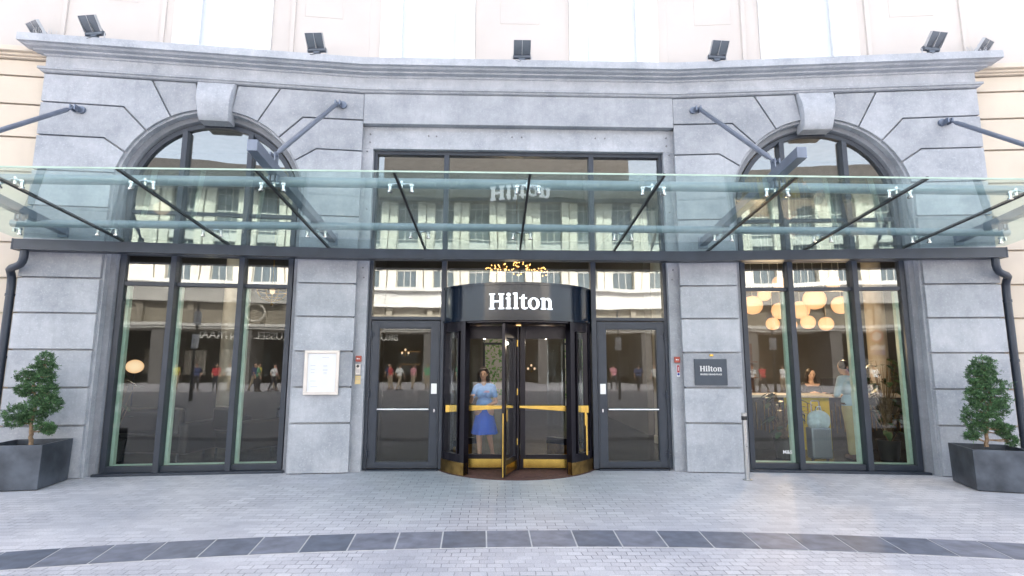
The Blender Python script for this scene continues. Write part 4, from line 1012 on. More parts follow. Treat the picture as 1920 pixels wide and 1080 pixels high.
def leafy(x, y, label, h, n, seed, rad=.35, stem=True, size=.16):
    random.seed(seed); t = thing('potted_plant', label, 'potted plant', (x, y, .006), 0, None)
    m = M(); m.lathe((0, 0, 0), [(.14, 0), (.19, .34), (.17, .34), (.165, .30), (.01, .30)], 20); m.build('pot', 'desk_dark', t, smooth=True)
    m = M(); lf = M()
    for k in range(n):
        a = random.uniform(0, 6.28); r = rad*random.uniform(.25, 1); z = .45+(h-.45)*random.random()**.8
        e = Vector((r*math.cos(a), r*math.sin(a), z)); m.tube([(0, 0, .29), (e.x*.3, e.y*.3, z*.6), e], [.01, .007, .004], 5)
        d = Vector((math.cos(a+random.uniform(-.5, .5)), math.sin(a+random.uniform(-.5, .5)), random.uniform(-.5, .5))).normalized(); sd_ = d.cross(Vector((0, 0, 1))).normalized()
        s1 = size*random.uniform(.7, 1.2); q = [e+d*s1*u+sd_*s1*w_*.5-Vector((0, 0, 1))*s1*.25*u*u for u, w_ in ((0, 0), (.2, .55), (.6, .8), (1.1, .5), (1.4, 0), (1.1, -.5), (.6, -.8), (.2, -.55))]
        lf.add(q, [tuple(range(8))])
    m.build('stem', 'bark', t, smooth=True); lf.build('leaves', 'broad_leaf', t, normals=False)
leafy(-6.75, 1.05, 'broad leaved plant just inside the left window by the globe lamp', 1.45, 26, 31, .28)
leafy(6.45, 1.05, 'tall dark leafy plant right of the standing man', 1.75, 70, 32, .26, size=.13)
leafy(4.75, 1.3, 'low bushy plant behind the left pane of the right window', 1.15, 60, 33, .34, size=.13)
leafy(-4.35, 3.4, 'pale leaved plant far back in the lounge', 1.3, 36, 34, .4)
# chandelier of tiny bulbs over the revolving door
t = thing('bulb_chandelier', 'chandelier of tiny amber bulbs in bunches above the revolving door', 'chandelier', (-.1, 2.6, 3.55))
random.seed(12)
for cx, cz, sx_, n in ((-.36, .05, .085, 17), (-.14, .07, .07, 13), (.16, .16, .05, 11), (.16, -.02, .06, 9), (.40, .04, .07, 13), (.66, .0, .095, 20), (-.28, -.08, .08, 7)):
    m = M(); w_ = M()
    for k in range(n):
        p = (cx+random.gauss(0, sx_), random.gauss(0, .08), cz+random.gauss(0, .055)); m.ell(p, .011, .011, .014, 6, 4); w_.tube([(cx, 0, cz+.02), p], .002, 3)
    m.build('bulb_bunch', 'bulb', t, smooth=True); w_.build('wire', 'aged_brass', t)
m = M(); m.tube([(-.4, 0, .25), (.15, 0, .32), (.7, 0, .25)], .008, 6)
for x in (-.36, -.14, .16, .40, .66): m.tube([(x, 0, .28), (x, 0, .02)], .004, 4)
m.tube([(.15, 0, .32), (.15, 0, 2.1)], .01, 6); m.build('frame', 'aged_brass', t)
# wall lights dim at the back
for x, y, z, lb in [(.62, 7.0, 1.52, 'small round wall lamp seen through the right leaf of the revolving door'), (-2.95, 7.2, 1.95, 'candle wall lamp behind the left side door'), (3.5, 5.6, 1.95, 'candle wall lamp behind the right side door'), (6.0, 5.55, 1.9, 'candle wall lamp behind the receptionist')]:
    t = thing('wall_lamp', lb, 'wall lamp', (x, y, z), 0, 'small warm lamps at the back of the lobby')
    m = M()
    for dx, dz in ((-.09, 0), (0, .09), (.09, .0)): m.ell((dx, 0, dz), .03, .03, .035, 10, 6)
    m.build('bulb', 'globe', t, smooth=True); m = M(); m.tube([(-.09, 0, -.03), (0, 0, -.10), (.09, 0, -.03)], .008, 6); m.tube([(0, 0, -.10), (0, 0, .06)], .008, 6); m.build('arm', 'aged_brass', t)
# suitcase and bag
pbr('suitcase_silver', (.26, .30, .34), .3, .6, var=.08); pbr('cloth_grey', (.50, .62, .68), .9, var=.2, scale=9)
t = thing('suitcase', 'ribbed silver trolley suitcase with its handle pulled up, behind the right window', 'suitcase', (5.20, 1.0, .006))
m = M(); m.box(ID, -.175, .175, -.10, .10, .04, .56)
m.build('shell', 'suitcase_silver', t, bevel=.03)
m = M()
for k in range(9): x = -.145+.29*k/8; m.box(ID, x, x+.012, -.108, -.1005, .08, .53)
m.build('rib', 'suitcase_silver', t, bevel=.003)
m = M(); m.tube([(-.07, .05, .56), (-.07, .05, .98), (-.06, .05, 1.0), (.06, .05, 1.0), (.07, .05, .98), (.07, .05, .56)], .009, 8); m.build('handle', 'brushed_steel', t, smooth=True)
for x in (-.13, .13):
    m = M(); m.tube([(x-.015, 0, .025), (x+.015, 0, .025)], .025, 12); m.build('wheel', BLACK, t, smooth=True)
t = thing('cloth_bag', 'pale blue grey cloth bag slumped on the silver suitcase', 'bag', (5.20, .97, .57)); t.scale = (.82, 1, .95)
m = M(); m.ell((0, 0, .15), .24, .10, .15, 20, 12); m.ell((-.10, 0, .08), .14, .11, .12, 16, 10); m.ell((.12, .01, .11), .12, .10, .15, 16, 10)
o = m.build('body', 'cloth_grey', t, smooth=True); md = o.modifiers.new('r', 'REMESH'); md.mode = 'VOXEL'; md.voxel_size = .012; md.use_smooth_shade = True
m = M(); m.tube([(-.08, -.02, .26), (-.05, -.05, .36), (.02, -.05, .37), (.06, -.02, .27)], .01, 6); m.build('handle', 'cloth_grey', t, smooth=True)
# small white window lettering in the right window
text_obj('window_lettering', 'M&S', .075, 'paper', None, .0005, offset=.001, xform=lambda x, y, z: W(1)(4.14+x, .262-z, .285+y))
tag(bpy.data.objects['window_lettering'], 'small white letters on the foot of the left pane of the right window', 'lettering')

# ================================================================== PEOPLE
pbr('skin', (.52, .30, .20), .55, var=.06); pbr('skin_pale', (.62, .42, .33), .55, var=.05); pbr('hair_dark', (.022, .013, .010), .5, var=.3, scale=40); pbr('eye', (.03, .02, .02), .2); pbr('lip', (.38, .12, .10), .5)
pbr('tee_blue', (.17, .36, .72), .85, var=.08); pbr('skirt_blue', (.0, .10, .62), .8, var=.15, scale=5); pbr('shirt_pale', (.36, .50, .60), .85, var=.08); pbr('chino', (.40, .35, .17), .85, var=.12)
pbr('belt_dark', (.04, .02, .015), .5); pbr('shoe_brown', (.09, .03, .02), .5); pbr('jacket_black', (.015, .014, .018), .8); pbr('tee_print', (.75, .35, .38), .8)
def capsule(m, a, b, ra, rb, n=14):
    a, b = Vector(a), Vector(b); d = (b-a).normalized()
    pts, rs = [], []
    for k in range(5): t_ = math.pi/2*(1-k/4); pts.append(a-d*ra*math.sin(t_)); rs.append(max(.0005, ra*math.cos(t_)))
    for k in range(5): t_ = math.pi/2*k/4; pts.append(b+d*rb*math.sin(t_)); rs.append(max(.0005, rb*math.cos(t_)))
    m.tube(pts, rs, n)
def remeshed(m, name, mat, parent, vox, sm=4):
    o = m.build(name, mat, parent, normals=True)
    r = o.modifiers.new('r', 'REMESH'); r.mode = 'VOXEL'; r.voxel_size = vox; r.use_smooth_shade = True
    s = o.modifiers.new('s', 'SMOOTH'); s.factor = .5; s.iterations = sm
    bpy.context.view_layer.update(); dg = bpy.context.evaluated_depsgraph_get()
    me = bpy.data.meshes.new_from_object(o.evaluated_get(dg)); me.name = name
    o.modifiers.clear(); old = o.data; o.data = me; bpy.data.meshes.remove(old)
    if not me.materials: me.materials.append(MAT[mat])
    return o
def hand(m, w, d, up_, th_side, s=1, curl=.5, n=8):
    """palm and five separate fingers; w wrist, d direction, up_ back of the hand"""
    w = Vector(w); d = Vector(d).normalized(); up_ = Vector(up_); sd_ = d.cross(up_).normalized(); up_ = sd_.cross(d).normalized()
    for q in (-1, 0, 1): capsule(m, w+sd_*q*.016*s, w+d*.075*s+sd_*q*.026*s, .015*s, .0125*s, n)
    for i, (off, L) in enumerate(((-.032, .060), (-.011, .072), (.011, .067), (.032, .052))):
        b = w+d*.082*s+sd_*off*s; d2 = (d*math.cos(curl)-up_*math.sin(curl)); p1 = b+d2*L*.5*s
        d3 = (d*math.cos(curl*2)-up_*math.sin(curl*2)); p2 = p1+d3*L*.5*s
        capsule(m, b, p1, .0092*s, .0086*s, n); capsule(m, p1, p2, .0086*s, .0072*s, n)
    b = w+d*.02*s+sd_*th_side*.026*s; p1 = b+(d*.7+sd_*th_side*.7-up_*.2).normalized()*.038*s; p2 = p1+(d*.9+sd_*th_side*.2-up_*.5).normalized()*.03*s
    capsule(m, b, p1, .012*s, .0095*s, n); capsule(m, p1, p2, .0095*s, .008*s, n)
def head(m, c, face, s=1, female=True):
    """skull, jaw, nose, ears; face is a unit vector in plan"""
    c = Vector(c); f = Vector(face).normalized(); r_ = f.cross(Vector((0, 0, 1))).normalized()
    def P3(a, b_, z): return c+f*a*s+r_*b_*s+Vector((0, 0, z*s))
    base = len(m.v); m.ell(c+f*-.008*s+Vector((0, 0, .03*s)), .078*s, .092*s, .098*s, 18, 12)
    capsule(m, P3(.03, 0, -.01), P3(.045, 0, -.075), .058*s, .030*s); capsule(m, P3(.03, -.03, -.02), P3(.035, -.02, -.065), .036*s, .024*s); capsule(m, P3(.03, .03, -.02), P3(.035, .02, -.065), .036*s, .024*s)
    capsule(m, P3(.085, 0, .012), P3(.103, 0, -.022), .008*s, .0125*s, 8)
    for q in (-1, 1): capsule(m, P3(-.005, q*.078, -.01), P3(-.01, q*.082, .022), .011*s, .014*s, 8); capsule(m, P3(.075, q*.03, .035), P3(.072, q*.012, .036), .009*s, .008*s, 8)
    return P3
def face_bits(P3, t, s=1):
    for q in (-1, 1):
        m = M(); p = P3(.082, q*.030, .014); m.ell(p, .011*s, .009*s, .0065*s, 10, 6); m.build('eye', 'eye', t, smooth=True)
        m = M(); capsule(m, P3(.090, q*.043, .036), P3(.094, q*.018, .038), .0032*s, .004*s, 6); m.build('eyebrow', 'hair_dark', t, smooth=True)
    m = M(); capsule(m, P3(.083, -.018, -.05), P3(.088, 0, -.048), .004*s, .006*s, 6); capsule(m, P3(.088, 0, -.048), P3(.083, .018, -.05), .006*s, .004*s, 6); m.build('lips', 'lip', t, smooth=True)

# -- the woman in the revolving door, walking, hand on the bar
WX_, WY_ = -.52, .62
t = thing('person', 'woman in light blue T-shirt and royal blue skirt pushing through the revolving door', 'person', (WX_-.03, WY_, .02)); t.scale = (.90, .92, .97)
f = Vector((-.15, -1, 0)).normalized()
def Wc(): return M()
b = M(); P3 = head(b, (-.02, -.01, 1.475), (-.1, -1, 0), .93)
capsule(b, (-.01, .0, 1.30), (-.018, -.0, 1.42), .048, .045)
capsule(b, (-.13, .01, 1.27), (.14, .01, 1.27), .052, .052); capsule(b, (-.07, 0, 1.18), (.08, 0, 1.18), .092, .092); capsule(b, (-.04, 0, 1.0), (.05, 0, 1.0), .092, .092); capsule(b, (-.07, 0, .86), (.08, 0, .86), .105, .105)
for q in (-1, 1): b.ell((q*.075, -.075, 1.16), .062, .055, .06, 12, 8)
# arms: her left (picture right) comes down across to the bar, her right reaches out to the frame
capsule(b, (.165, .0, 1.255), (.215, -.03, 1.02), .043, .036); capsule(b, (.215, -.03, 1.02), (.02, -.20, .945), .034, .024); hand(b, (.02, -.20, .945), (-1, -.45, -.08), (0, -.35, 1), -1, .95, .6)
capsule(b, (-.155, .0, 1.25), (-.235, -.06, 1.03), .042, .035); capsule(b, (-.235, -.06, 1.03), (-.20, -.25, 1.14), .033, .023); hand(b, (-.20, -.25, 1.14), (.1, -1, .25), (0, -.3, 1), 1, .95, .35)
# legs, mid stride
capsule(b, (-.07, .0, .82), (-.085, -.03, .46), .088, .056); capsule(b, (-.085, -.03, .44), (-.07, -.0, .09), .054, .032); capsule(b, (-.07, .01, .05), (-.075, -.13, .025), .034, .024)
capsule(b, (.08, .0, .82), (.10, .03, .47), .088, .056); capsule(b, (.10, .03, .45), (.165, .19, .12), .053, .032); capsule(b, (.165, .20, .08), (.17, .10, .03), .033, .024)
remeshed(b, 'body', 'skin', t, .0075); face_bits(P3, t, .93)
h = M(); h.ell((-.02, .02, 1.52), .092, .10, .098, 16, 10); capsule(h, (-.10, .02, 1.50), (-.105, .03, 1.33), .035, .028); capsule(h, (.055, .03, 1.50), (.075, .03, 1.30), .038, .030); capsule(h, (-.02, .06, 1.48), (-.01, .07, 1.30), .07, .05)
capsule(h, (-.06, -.055, 1.56), (.03, -.055, 1.565), .03, .03)
remeshed(h, 'hair', 'hair_dark', t, .009)
h = M()
capsule(h, (-.11, .01, 1.275), (.12, .01, 1.275), .058, .058); capsule(h, (-.07, 0, 1.18), (.08, 0, 1.18), .101, .101); capsule(h, (-.045, 0, 1.0), (.055, 0, 1.0), .100, .100); capsule(h, (-.055, 0, .93), (.065, 0, .93), .105, .105)
for q in (-1, 1): h.ell((q*.075, -.078, 1.16), .068, .062, .066, 12, 8)
capsule(h, (.16, .0, 1.262), (.195, -.02, 1.13), .053, .052); capsule(h, (-.15, .0, 1.258), (-.20, -.04, 1.13), .052, .051)
remeshed(h, 'tshirt', 'tee_blue', t, .010)
m = M(); m.box(ID, .01, .09, -.148, -.144, 1.20, 1.212); m.box(ID, -.01, .10, -.150, -.146, 1.185, 1.195); m.build('print', 'tee_print', t)
m = M(); vs = []; nn = 40; rows = [(.93, .118, .112), (.86, .150, .135), (.70, .19, .165), (.50, .235, .20), (.495, .228, .193), (.70, .182, .157)]
for z, rx, ry in rows:
    for k in range(nn):
        a = 2*math.pi*k/nn; w_ = 1+(.045*math.sin(a*9)+.02*math.sin(a*5+1))*max(0, (.93-z)/.43); vs.append((.005+rx*w_*math.cos(a), .02+ry*w_*math.sin(a), z+.004*math.sin(a*4)))
m.add(vs, [(i*nn+k, i*nn+(k+1) % nn, (i+1)*nn+(k+1) % nn, (i+1)*nn+k) for i in range(5) for k in range(nn)]); m.build('skirt', 'skirt_blue', t, smooth=True)
m = M(); m.lathe((.005, .01, .92), [(.118, 0), (.122, .0), (.118, .03), (.112, .03)], 30, sy=.95); m.build('waistband', 'belt_dark', t, smooth=True)
for x, y, x2, y2, z in ((-.07, .01, -.075, -.13, .0), (.165, .2, .17, .10, .0)):
    m = M(); capsule(m, (x, y, .03), (x2, y2, .016), .036, .030); remeshed(m, 'shoe', 'belt_dark', t, .008, 2)

# -- the man at the reception, seen from behind
t = thing('person', 'man in pale blue shirt and khaki trousers at the reception, back to the window', 'person', (5.93, 1.12, .006))
b = M(); P3 = head(b, (-.08, .10, 1.575), (.1, 1, -.3), 1.0)
capsule(b, (-.04, .02, 1.42), (-.07, .07, 1.52), .056, .054); capsule(b, (-.17, .0, 1.37), (.15, .0, 1.37), .06, .06); capsule(b, (-.08, 0, 1.22), (.08, 0, 1.22), .12, .12); capsule(b, (-.06, 0, 1.0), (.06, 0, 1.0), .115, .115); capsule(b, (-.06, 0, .9), (.06, 0, .9), .12, .12)
for q in (-1, 1):
    capsule(b, (q*.19, 0, 1.37), (q*.235, .06, 1.12), .052, .043); capsule(b, (q*.235, .06, 1.12), (q*.12, .30, 1.08), .038, .028); hand(b, (q*.12, .30, 1.08), (-q*.5, 1, 0), (0, 0, 1), q, 1.0, .4)
capsule(b, (-.09, 0, .86), (-.09, -.02, .50), .098, .064); capsule(b, (-.09, -.02, .48), (-.08, .02, .10), .06, .04); capsule(b, (-.08, .02, .05), (-.08, .16, .03), .038, .03)
capsule(b, (.09, 0, .86), (.12, .05, .50), .098, .064); capsule(b, (.12, .05, .48), (.16, .16, .10), .06, .04); capsule(b, (.16, .16, .05), (.17, .29, .03), .038, .03)
remeshed(b, 'body', 'skin', t, .010)
h = M(); h.ell((-.08, .075, 1.62), .086, .095, .092, 16, 10); remeshed(h, 'hair', 'hair_dark', t, .01)
h = M(); capsule(h, (-.16, 0, 1.375), (.14, 0, 1.375), .07, .07); capsule(h, (-.085, 0, 1.22), (.085, 0, 1.22), .135, .135); capsule(h, (-.07, 0, 1.0), (.07, 0, 1.0), .13, .13); capsule(h, (-.07, 0, .96), (.07, 0, .96), .132, .132)
for q in (-1, 1): capsule(h, (q*.19, 0, 1.375), (q*.24, .06, 1.11), .065, .056); capsule(h, (q*.24, .06, 1.11), (q*.17, .2, 1.085), .052, .044)
remeshed(h, 'shirt', 'shirt_pale', t, .012)
h = M(); capsule(h, (-.065, 0, .88), (.065, 0, .88), .134, .134)
capsule(h, (-.09, 0, .84), (-.09, -.02, .50), .112, .080); capsule(h, (-.09, -.02, .50), (-.08, .01, .12), .080, .062); capsule(h, (.09, 0, .84), (.12, .05, .50), .112, .080); capsule(h, (.12, .05, .50), (.16, .15, .12), .080, .062)
remeshed(h, 'trousers', 'chino', t, .012)
m = M(); m.lathe((0, 0, .935), [(.20, 0), (.205, 0), (.205, .035), (.20, .035)], 32, sy=.68); m.build('belt', 'belt_dark', t, smooth=True)
for x, y in ((-.08, .02), (.16, .16)):
    m = M(); capsule(m, (x, y-.03, .045), (x, y+.15, .03), .048, .038); remeshed(m, 'shoe', 'shoe_brown', t, .01, 2)

# -- the receptionist
t = thing('person', 'receptionist with long dark hair and a black jacket behind the counter', 'person', (6.42, 3.25, .006))
b = M(); P3 = head(b, (0, -.03, 1.42), (-.3, -1, -.25), .95); capsule(b, (0, 0, 1.22), (0, -.01, 1.36), .05, .048); capsule(b, (-.16, 0, 1.2), (.16, 0, 1.2), .055, .055); capsule(b, (-.07, 0, 1.05), (.07, 0, 1.05), .10, .10); capsule(b, (-.07, 0, .8), (.07, 0, .8), .12, .12)
for q in (-1, 1):
    capsule(b, (q*.17, 0, 1.2), (q*.22, -.05, .98), .045, .038); capsule(b, (q*.22, -.05, .98), (q*.10, -.28, 1.06), .034, .025); hand(b, (q*.10, -.28, 1.06), (-q*.4, -1, 0), (0, 0, 1), -q, .95, .4)
    capsule(b, (q*.08, 0, .78), (q*.08, 0, .10), .08, .045); capsule(b, (q*.08, 0, .05), (q*.08, -.14, .03), .036, .028)
remeshed(b, 'body', 'skin_pale', t, .012); face_bits(P3, t, .95)
h = M(); h.ell((0, .0, 1.465), .095, .10, .098, 16, 10); capsule(h, (-.08, .02, 1.42), (-.09, .03, 1.22), .035, .03); capsule(h, (.08, .02, 1.42), (.11, .0, 1.16), .04, .035); capsule(h, (0, .05, 1.4), (0, .07, 1.2), .07, .06); remeshed(h, 'hair', 'hair_dark', t, .012)
h = M(); capsule(h, (-.15, .01, 1.2), (.15, .01, 1.2), .064, .064); capsule(h, (-.08, .01, 1.05), (.08, .01, 1.05), .112, .112); capsule(h, (-.08, 0, .8), (.08, 0, .8), .13, .13)
for q in (-1, 1): capsule(h, (q*.17, 0, 1.2), (q*.225, -.05, .98), .056, .05); capsule(h, (q*.225, -.05, .98), (q*.15, -.18, 1.03), .046, .04)
for q in (-1, 1): capsule(h, (q*.08, 0, .78), (q*.08, 0, .12), .095, .06)
remeshed(h, 'jacket', 'jacket_black', t, .014)

# -- people across the square, who show in the window reflections
pbr('shirt_red', (.5, .05, .06), .8); pbr('shirt_white', (.75, .75, .74), .8); pbr('shirt_pink', (.6, .25, .3), .8); pbr('shirt_green', (.12, .35, .2), .8); pbr('shirt_yellow', (.6, .5, .1), .8); pbr('shirt_navy', (.03, .05, .14), .8); pbr('trouser_dark', (.03, .03, .04), .8); pbr('trouser_tan', (.35, .28, .2), .8)
def walker(st):
    t = thing('person', 'x', 'person', (0, 0, 0), 0, 'people on the far side of the square')
    b = M(); head(b, (0, .02, 1.58), (0, 1, 0)); capsule(b, (0, 0, 1.36), (0, .01, 1.5), .055, .05); capsule(b, (-.16, 0, 1.36), (.16, 0, 1.36), .06, .06); capsule(b, (-.08, 0, 1.2), (.08, 0, 1.2), .11, .11); capsule(b, (-.07, 0, .95), (.07, 0, .95), .12, .12)
    for q in (-1, 1):
        sw = st*q
        capsule(b, (q*.2, 0, 1.36), (q*.24, -.25*sw, 1.1), .05, .04); capsule(b, (q*.24, -.25*sw, 1.1), (q*.22, -.3*sw+.1, .86), .036, .026); hand(b, (q*.22, -.3*sw+.1, .86), (0, .2, -1), (q, 0, 0), 1, 1, .3, 6)
        capsule(b, (q*.09, 0, .86), (q*.1, .3*sw+.03, .48), .09, .06); capsule(b, (q*.1, .3*sw+.03, .48), (q*.1, .5*sw-.06, .1), .056, .036); capsule(b, (q*.1, .5*sw-.06, .06), (q*.1, .5*sw+.1, .03), .036, .03)
    remeshed(b, 'body', 'skin', t, .016, 2)
    h = M(); capsule(h, (-.15, 0, 1.37), (.15, 0, 1.37), .07, .07); capsule(h, (-.085, 0, 1.2), (.085, 0, 1.2), .125, .125); capsule(h, (-.07, 0, .98), (.07, 0, .98), .13, .13)
    for q in (-1, 1): capsule(h, (q*.2, 0, 1.365), (q*.235, -.2*st*q, 1.16), .064, .055)
    remeshed(h, 'shirt', 'shirt_white', t, .02, 2)
    h = M(); capsule(h, (-.06, 0, .9), (.06, 0, .9), .13, .13)
    for q in (-1, 1): sw = st*q; capsule(h, (q*.09, 0, .86), (q*.1, .3*sw+.03, .48), .105, .075); capsule(h, (q*.1, .3*sw+.03, .48), (q*.1, .47*sw-.04, .16), .072, .055)
    remeshed(h, 'trousers', 'trouser_dark', t, .02, 2)
    h = M(); h.ell((0, .0, 1.625), .088, .098, .09, 14, 9); remeshed(h, 'hair', 'hair_dark', t, .016, 2)
    for q in (-1, 1): h = M(); sw = st*q; capsule(h, (q*.1, .5*sw-.08, .05), (q*.1, .5*sw+.12, .035), .048, .038); remeshed(h, 'shoe', 'belt_dark', t, .014, 1)
    return t
wA, wB = walker(.55), walker(.12)
WK = [(-13.6, -27, 'shirt_yellow', 'trouser_tan', 'yellow top and tan trousers, alone near the lamp post'), (-10.9, -25, 'shirt_red', 'trouser_dark', 'red top, leftmost of the walking group'), (-10.3, -25.5, 'shirt_white', 'trouser_tan', 'white top beside the one in red'),
      (-9.7, -24.5, 'shirt_pink', 'trouser_dark', 'pink top in the middle of the group'), (-9.1, -26, 'shirt_navy', 'trouser_tan', 'navy top and tan trousers'), (-8.6, -24.3, 'shirt_green', 'trouser_dark', 'green top in front of the arcade'),
      (-7.9, -25, 'shirt_white', 'trouser_dark', 'white top and dark trousers near the middle'), (-6.9, -25.6, 'shirt_red', 'trouser_tan', 'red top and tan trousers, striding'), (-6.2, -24.6, 'shirt_white', 'trouser_tan', 'white top and tan trousers, standing'),
      (-5.6, -26.2, 'shirt_pink', 'trouser_tan', 'pink top and tan trousers'), (8.4, -25, 'shirt_navy', 'trouser_dark', 'navy top and dark trousers, right of the square'), (9.2, -24.2, 'shirt_white', 'trouser_dark', 'white top, at the right of the square'),
      (10.0, -25.4, 'shirt_red', 'trouser_dark', 'red top and dark trousers, at the right'), (11.1, -25.4, 'shirt_white', 'trouser_tan', 'white top and tan trousers, far right group'), (15.6, -27, 'shirt_red', 'trouser_tan', 'red top and tan trousers by the road sign'), (16.4, -26.4, 'shirt_white', 'trouser_dark', 'white top by the road sign')]
WK += [(-12.3, -26.5, 'shirt_navy', 'trouser_dark', 'navy top and dark trousers, between the yellow and the red ones'), (-10.6, -28, 'shirt_green', 'trouser_tan', 'green top and tan trousers, behind the red one'), (-9.4, -28.5, 'shirt_yellow', 'trouser_dark', 'yellow top and dark trousers, near the arcade'),
       (-8.2, -27.5, 'shirt_pink', 'trouser_tan', 'pink top and tan trousers, behind the green one'), (-7.4, -28, 'shirt_navy', 'trouser_dark', 'navy top, deep in the crowd before the door'), (-4.6, -25.5, 'shirt_green', 'trouser_tan', 'green top at the right of the crowd'),
       (7.2, -27, 'shirt_pink', 'trouser_dark', 'pink top opposite the right side door'), (12.2, -27, 'shirt_yellow', 'trouser_tan', 'yellow top near the second lamp post'), (14.6, -25.5, 'shirt_navy', 'trouser_tan', 'navy top just left of the road sign')]
random.seed(2)
for i, (x, y, c1, c2_, lb) in enumerate(WK):
    if i < 2: r = (wA, wB)[i]; y -= 3; r.location = (x*1.09, y, 0); r.rotation_euler = (0, 0, random.uniform(0, 6.28)); r['label'] = 'pedestrian in a '+lb
    else: r = dup((wA, wB)[i % 2], (x*1.09, y-3, 0), random.uniform(0, 6.28), 'pedestrian in a '+lb)
    for ch in r.children:
        nm = ch.name.split('.')[0]
        if nm in ('shirt', 'trousers'): ch.material_slots[0].link = 'OBJECT'; ch.material_slots[0].material = MAT[c1 if nm == 'shirt' else c2_]

# ================================================================== ACROSS THE SQUARE (behind the camera, mirrored in the glass)
pbr('limestone', (.66, .615, .53), .85, var=.12, scale=.6); pbr('limestone_band', (.60, .58, .54), .8, var=.1, scale=.5); pbr('slate_roof', (.055, .05, .048), .7, var=.2, scale=2); pbr('arcade_dark', (.02, .018, .018), .8); pbr('far_glass', (.10, .13, .15), .6)
pbr('frieze_stone', (.30, .265, .21), .85, var=.15, scale=.8)
pbr('pier_grey', (.15, .14, .135), .8)
pbr('sign_dark', (.10, .085, .07), .6)
st_ = thing('station_building', 'cream stone station with tall pilasters and a dark arcade across the square', 'building', (0, -41, 0))
BY = 0
def bk(m, x0, x1, y0, y1, z0, z1): m.box(ID, x0, x1, y0, y1, z0, z1)
m = M(); bk(m, -45, 45, -12, -.6, 4.6, 18.3); m.build('wall', 'limestone', st_)
m = M(); bk(m, -45, 45, -.6, 1.6, 16.8, 18.0); bk(m, -45, 45, -6, 1.0, 18.0, 18.7); bk(m, -11, 12, -7, .4, 18.7, 21.6); m.build('roof', 'slate_roof', st_)
m = M(); bk(m, -45, 45, -.6, .5, 7.0, 8.3); bk(m, -45, 45, -.6, .9, 8.3, 8.6); bk(m, -45, 45, -.6, .75, 6.8, 6.98); bk(m, -45, 45, -.6, .6, 4.75, 5.0); bk(m, -45, 45, -.6, .45, 4.55, 4.74)
m.build('fascia', 'limestone_band', st_)
m = M(); bk(m, -45, 45, -.6, .1, 5.02, 6.78)
for k in range(22): bk(m, -40+3.7*k, -40+3.7*k+.5, .1, .4, 5.02, 6.78)
m.build('frieze', 'frieze_stone', st_)
XP = [-21.2+3.35*k for k in range(15)]
m = M()
for x in XP:
    bk(m, x, x+.62, -.6, .12, 8.7, 16.8); bk(m, x+.70, x+1.45, -.6, .0, 8.7, 16.8)
m.build('pilaster', 'limestone', st_)
for x in XP:
    x0, x1 = x+1.5, x+3.3
    m = M(); bk(m, x0, x1, -.62, -.55, 8.7, 16.8); w = m.build('window', 'far_glass', st_)
    m = M()
    for k in range(1, 3): bk(m, x0+(x1-x0)*k/3-.03, x0+(x1-x0)*k/3+.03, -.56, -.48, 8.7, 16.8)
    for k in range(6): bk(m, x0, x1, -.555, -.475, 8.7+k*1.5, 8.78+k*1.5)
    m.build('glazing_bar', 'limestone_band', w)
    m = M(); bk(m, x0, x1, -.56, -.2, 12.2, 12.9); m.build('spandrel', 'limestone_band', w)
m = M(); bk(m, -45, 45, -12, -5, 0, 4.6); m.build('arcade', 'arcade_dark', st_)
m = M()
for k in range(13): x = -40+k*6.6; bk(m, x, x+.9, -4.9, .3, 0, 4.6)
m.build('arcade_pier', 'pier_grey', st_)
random.seed(17)
for k in range(26):
    x = -38+k*3.1; w_ = random.uniform(1.0, 2.1)
    m = M(); bk(m, x, x+w_, -4.98, -4.9, .4+.5*random.random(), random.uniform(2.3, 3.1)); m.build('shop_window', random.choice(['far_glass', 'frieze_stone', 'pier_grey', 'far_glass', 'walnut', 'limestone']), st_)
pbr('letter_far', (.62, .6, .56), .6)
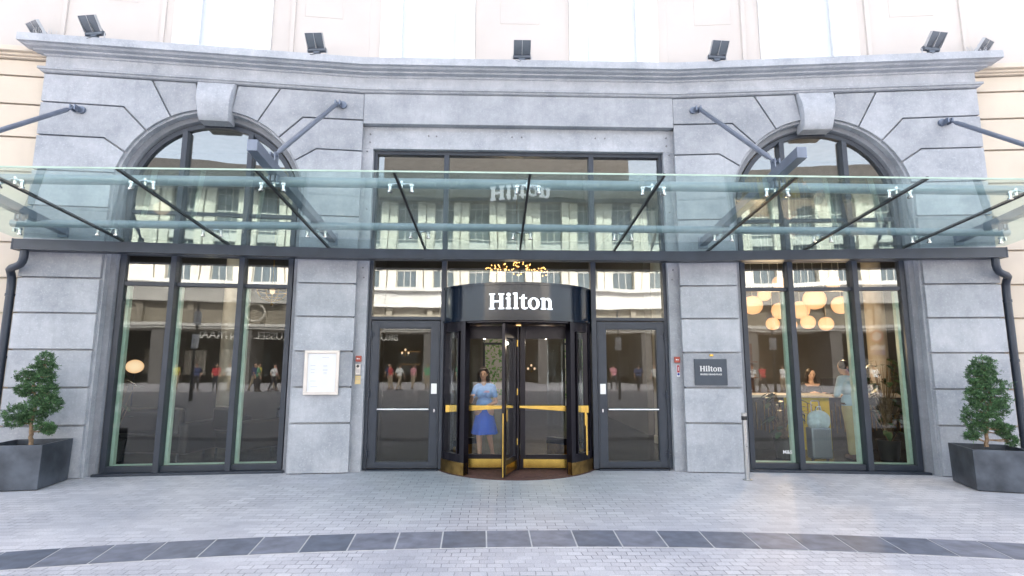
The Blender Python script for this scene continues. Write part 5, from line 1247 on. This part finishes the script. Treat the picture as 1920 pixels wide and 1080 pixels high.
def far_text(s_, size, x, z, mat, y=.52):   # faces the hotel (+Y)
    text_obj('lettering', s_, size, mat, st_, .06, offset=size*.01, xform=lambda a, b_, c: (x-a, y+c, z+b_))
far_text('CENTRAAL', 1.25, -12.3, 7.55, 'letter_far'); far_text('BRUSSEL CENTRAAL', .85, -13.2, 4.0, 'letter_far', -.2)
m = M(); m.tube([(-12.5+.75*math.cos(i*math.pi/16), .54, 6.0+.0+.75*math.sin(i*math.pi/16)) for i in range(33)], .09, 6, cap=False); m.build('medallion', 'limestone', st_, smooth=True)
m = M(); bk(m, -9.9, -8.0, -4.9, -4.7, 2.9, 3.0); bk(m, -9.9, -8.0, -4.9, -4.7, 1.7, 1.78); m.build('shop_light', 'warm_strip', st_)
# street lamps with white cylinders
pbr('lamp_white', (.82, .83, .85), .5)
for x, lb in ((-10.27, 'tall street lamp with stacked white cylinders opposite the left window'), (5.62, 'tall street lamp with stacked white cylinders opposite the right side door'), (8.86, 'tall street lamp with stacked white cylinders opposite the right window')):
    t = thing('street_lamp', lb, 'street lamp', (x, -18, 0), 0, 'street lamps on the square')
    m = M(); m.lathe((0, 0, 0), [(.09, 0), (.07, .4), (.05, 2.3), (.04, 4.4)], 14); m.build('pole', ANTH, t, smooth=True)
    for z in (2.35, 3.4): m = M(); m.lathe((0, 0, z), [(.05, 0), (.15, .0), (.15, .6), (.05, .6)], 18); m.build('lamp_cylinder', 'lamp_white', t, smooth=True)
t = thing('road_sign', 'round red and white road sign over blue and white plates, across the square', 'road sign', (13.3, -18, 0))
m = M(); m.tube([(0, 0, 0), (0, 0, 3.2)], .03, 10); m.build('pole', 'brushed_steel', t)
m = M(); m.tube([(0, .04, 2.95), (0, .06, 2.95)], .28, 28); m.build('red_disc', 'sticker_red', t)
m = M(); m.tube([(0, .061, 2.95), (0, .064, 2.95)], .19, 28); m.build('white_disc', 'paper', t)
m = M(); m.box(ID, -.3, .3, .04, .06, 2.36, 2.55); m.build('white_plate', 'paper', t)
m = M(); m.box(ID, -.3, .3, .04, .06, 2.14, 2.34); m.build('blue_plate', 'sticker_blue', t)
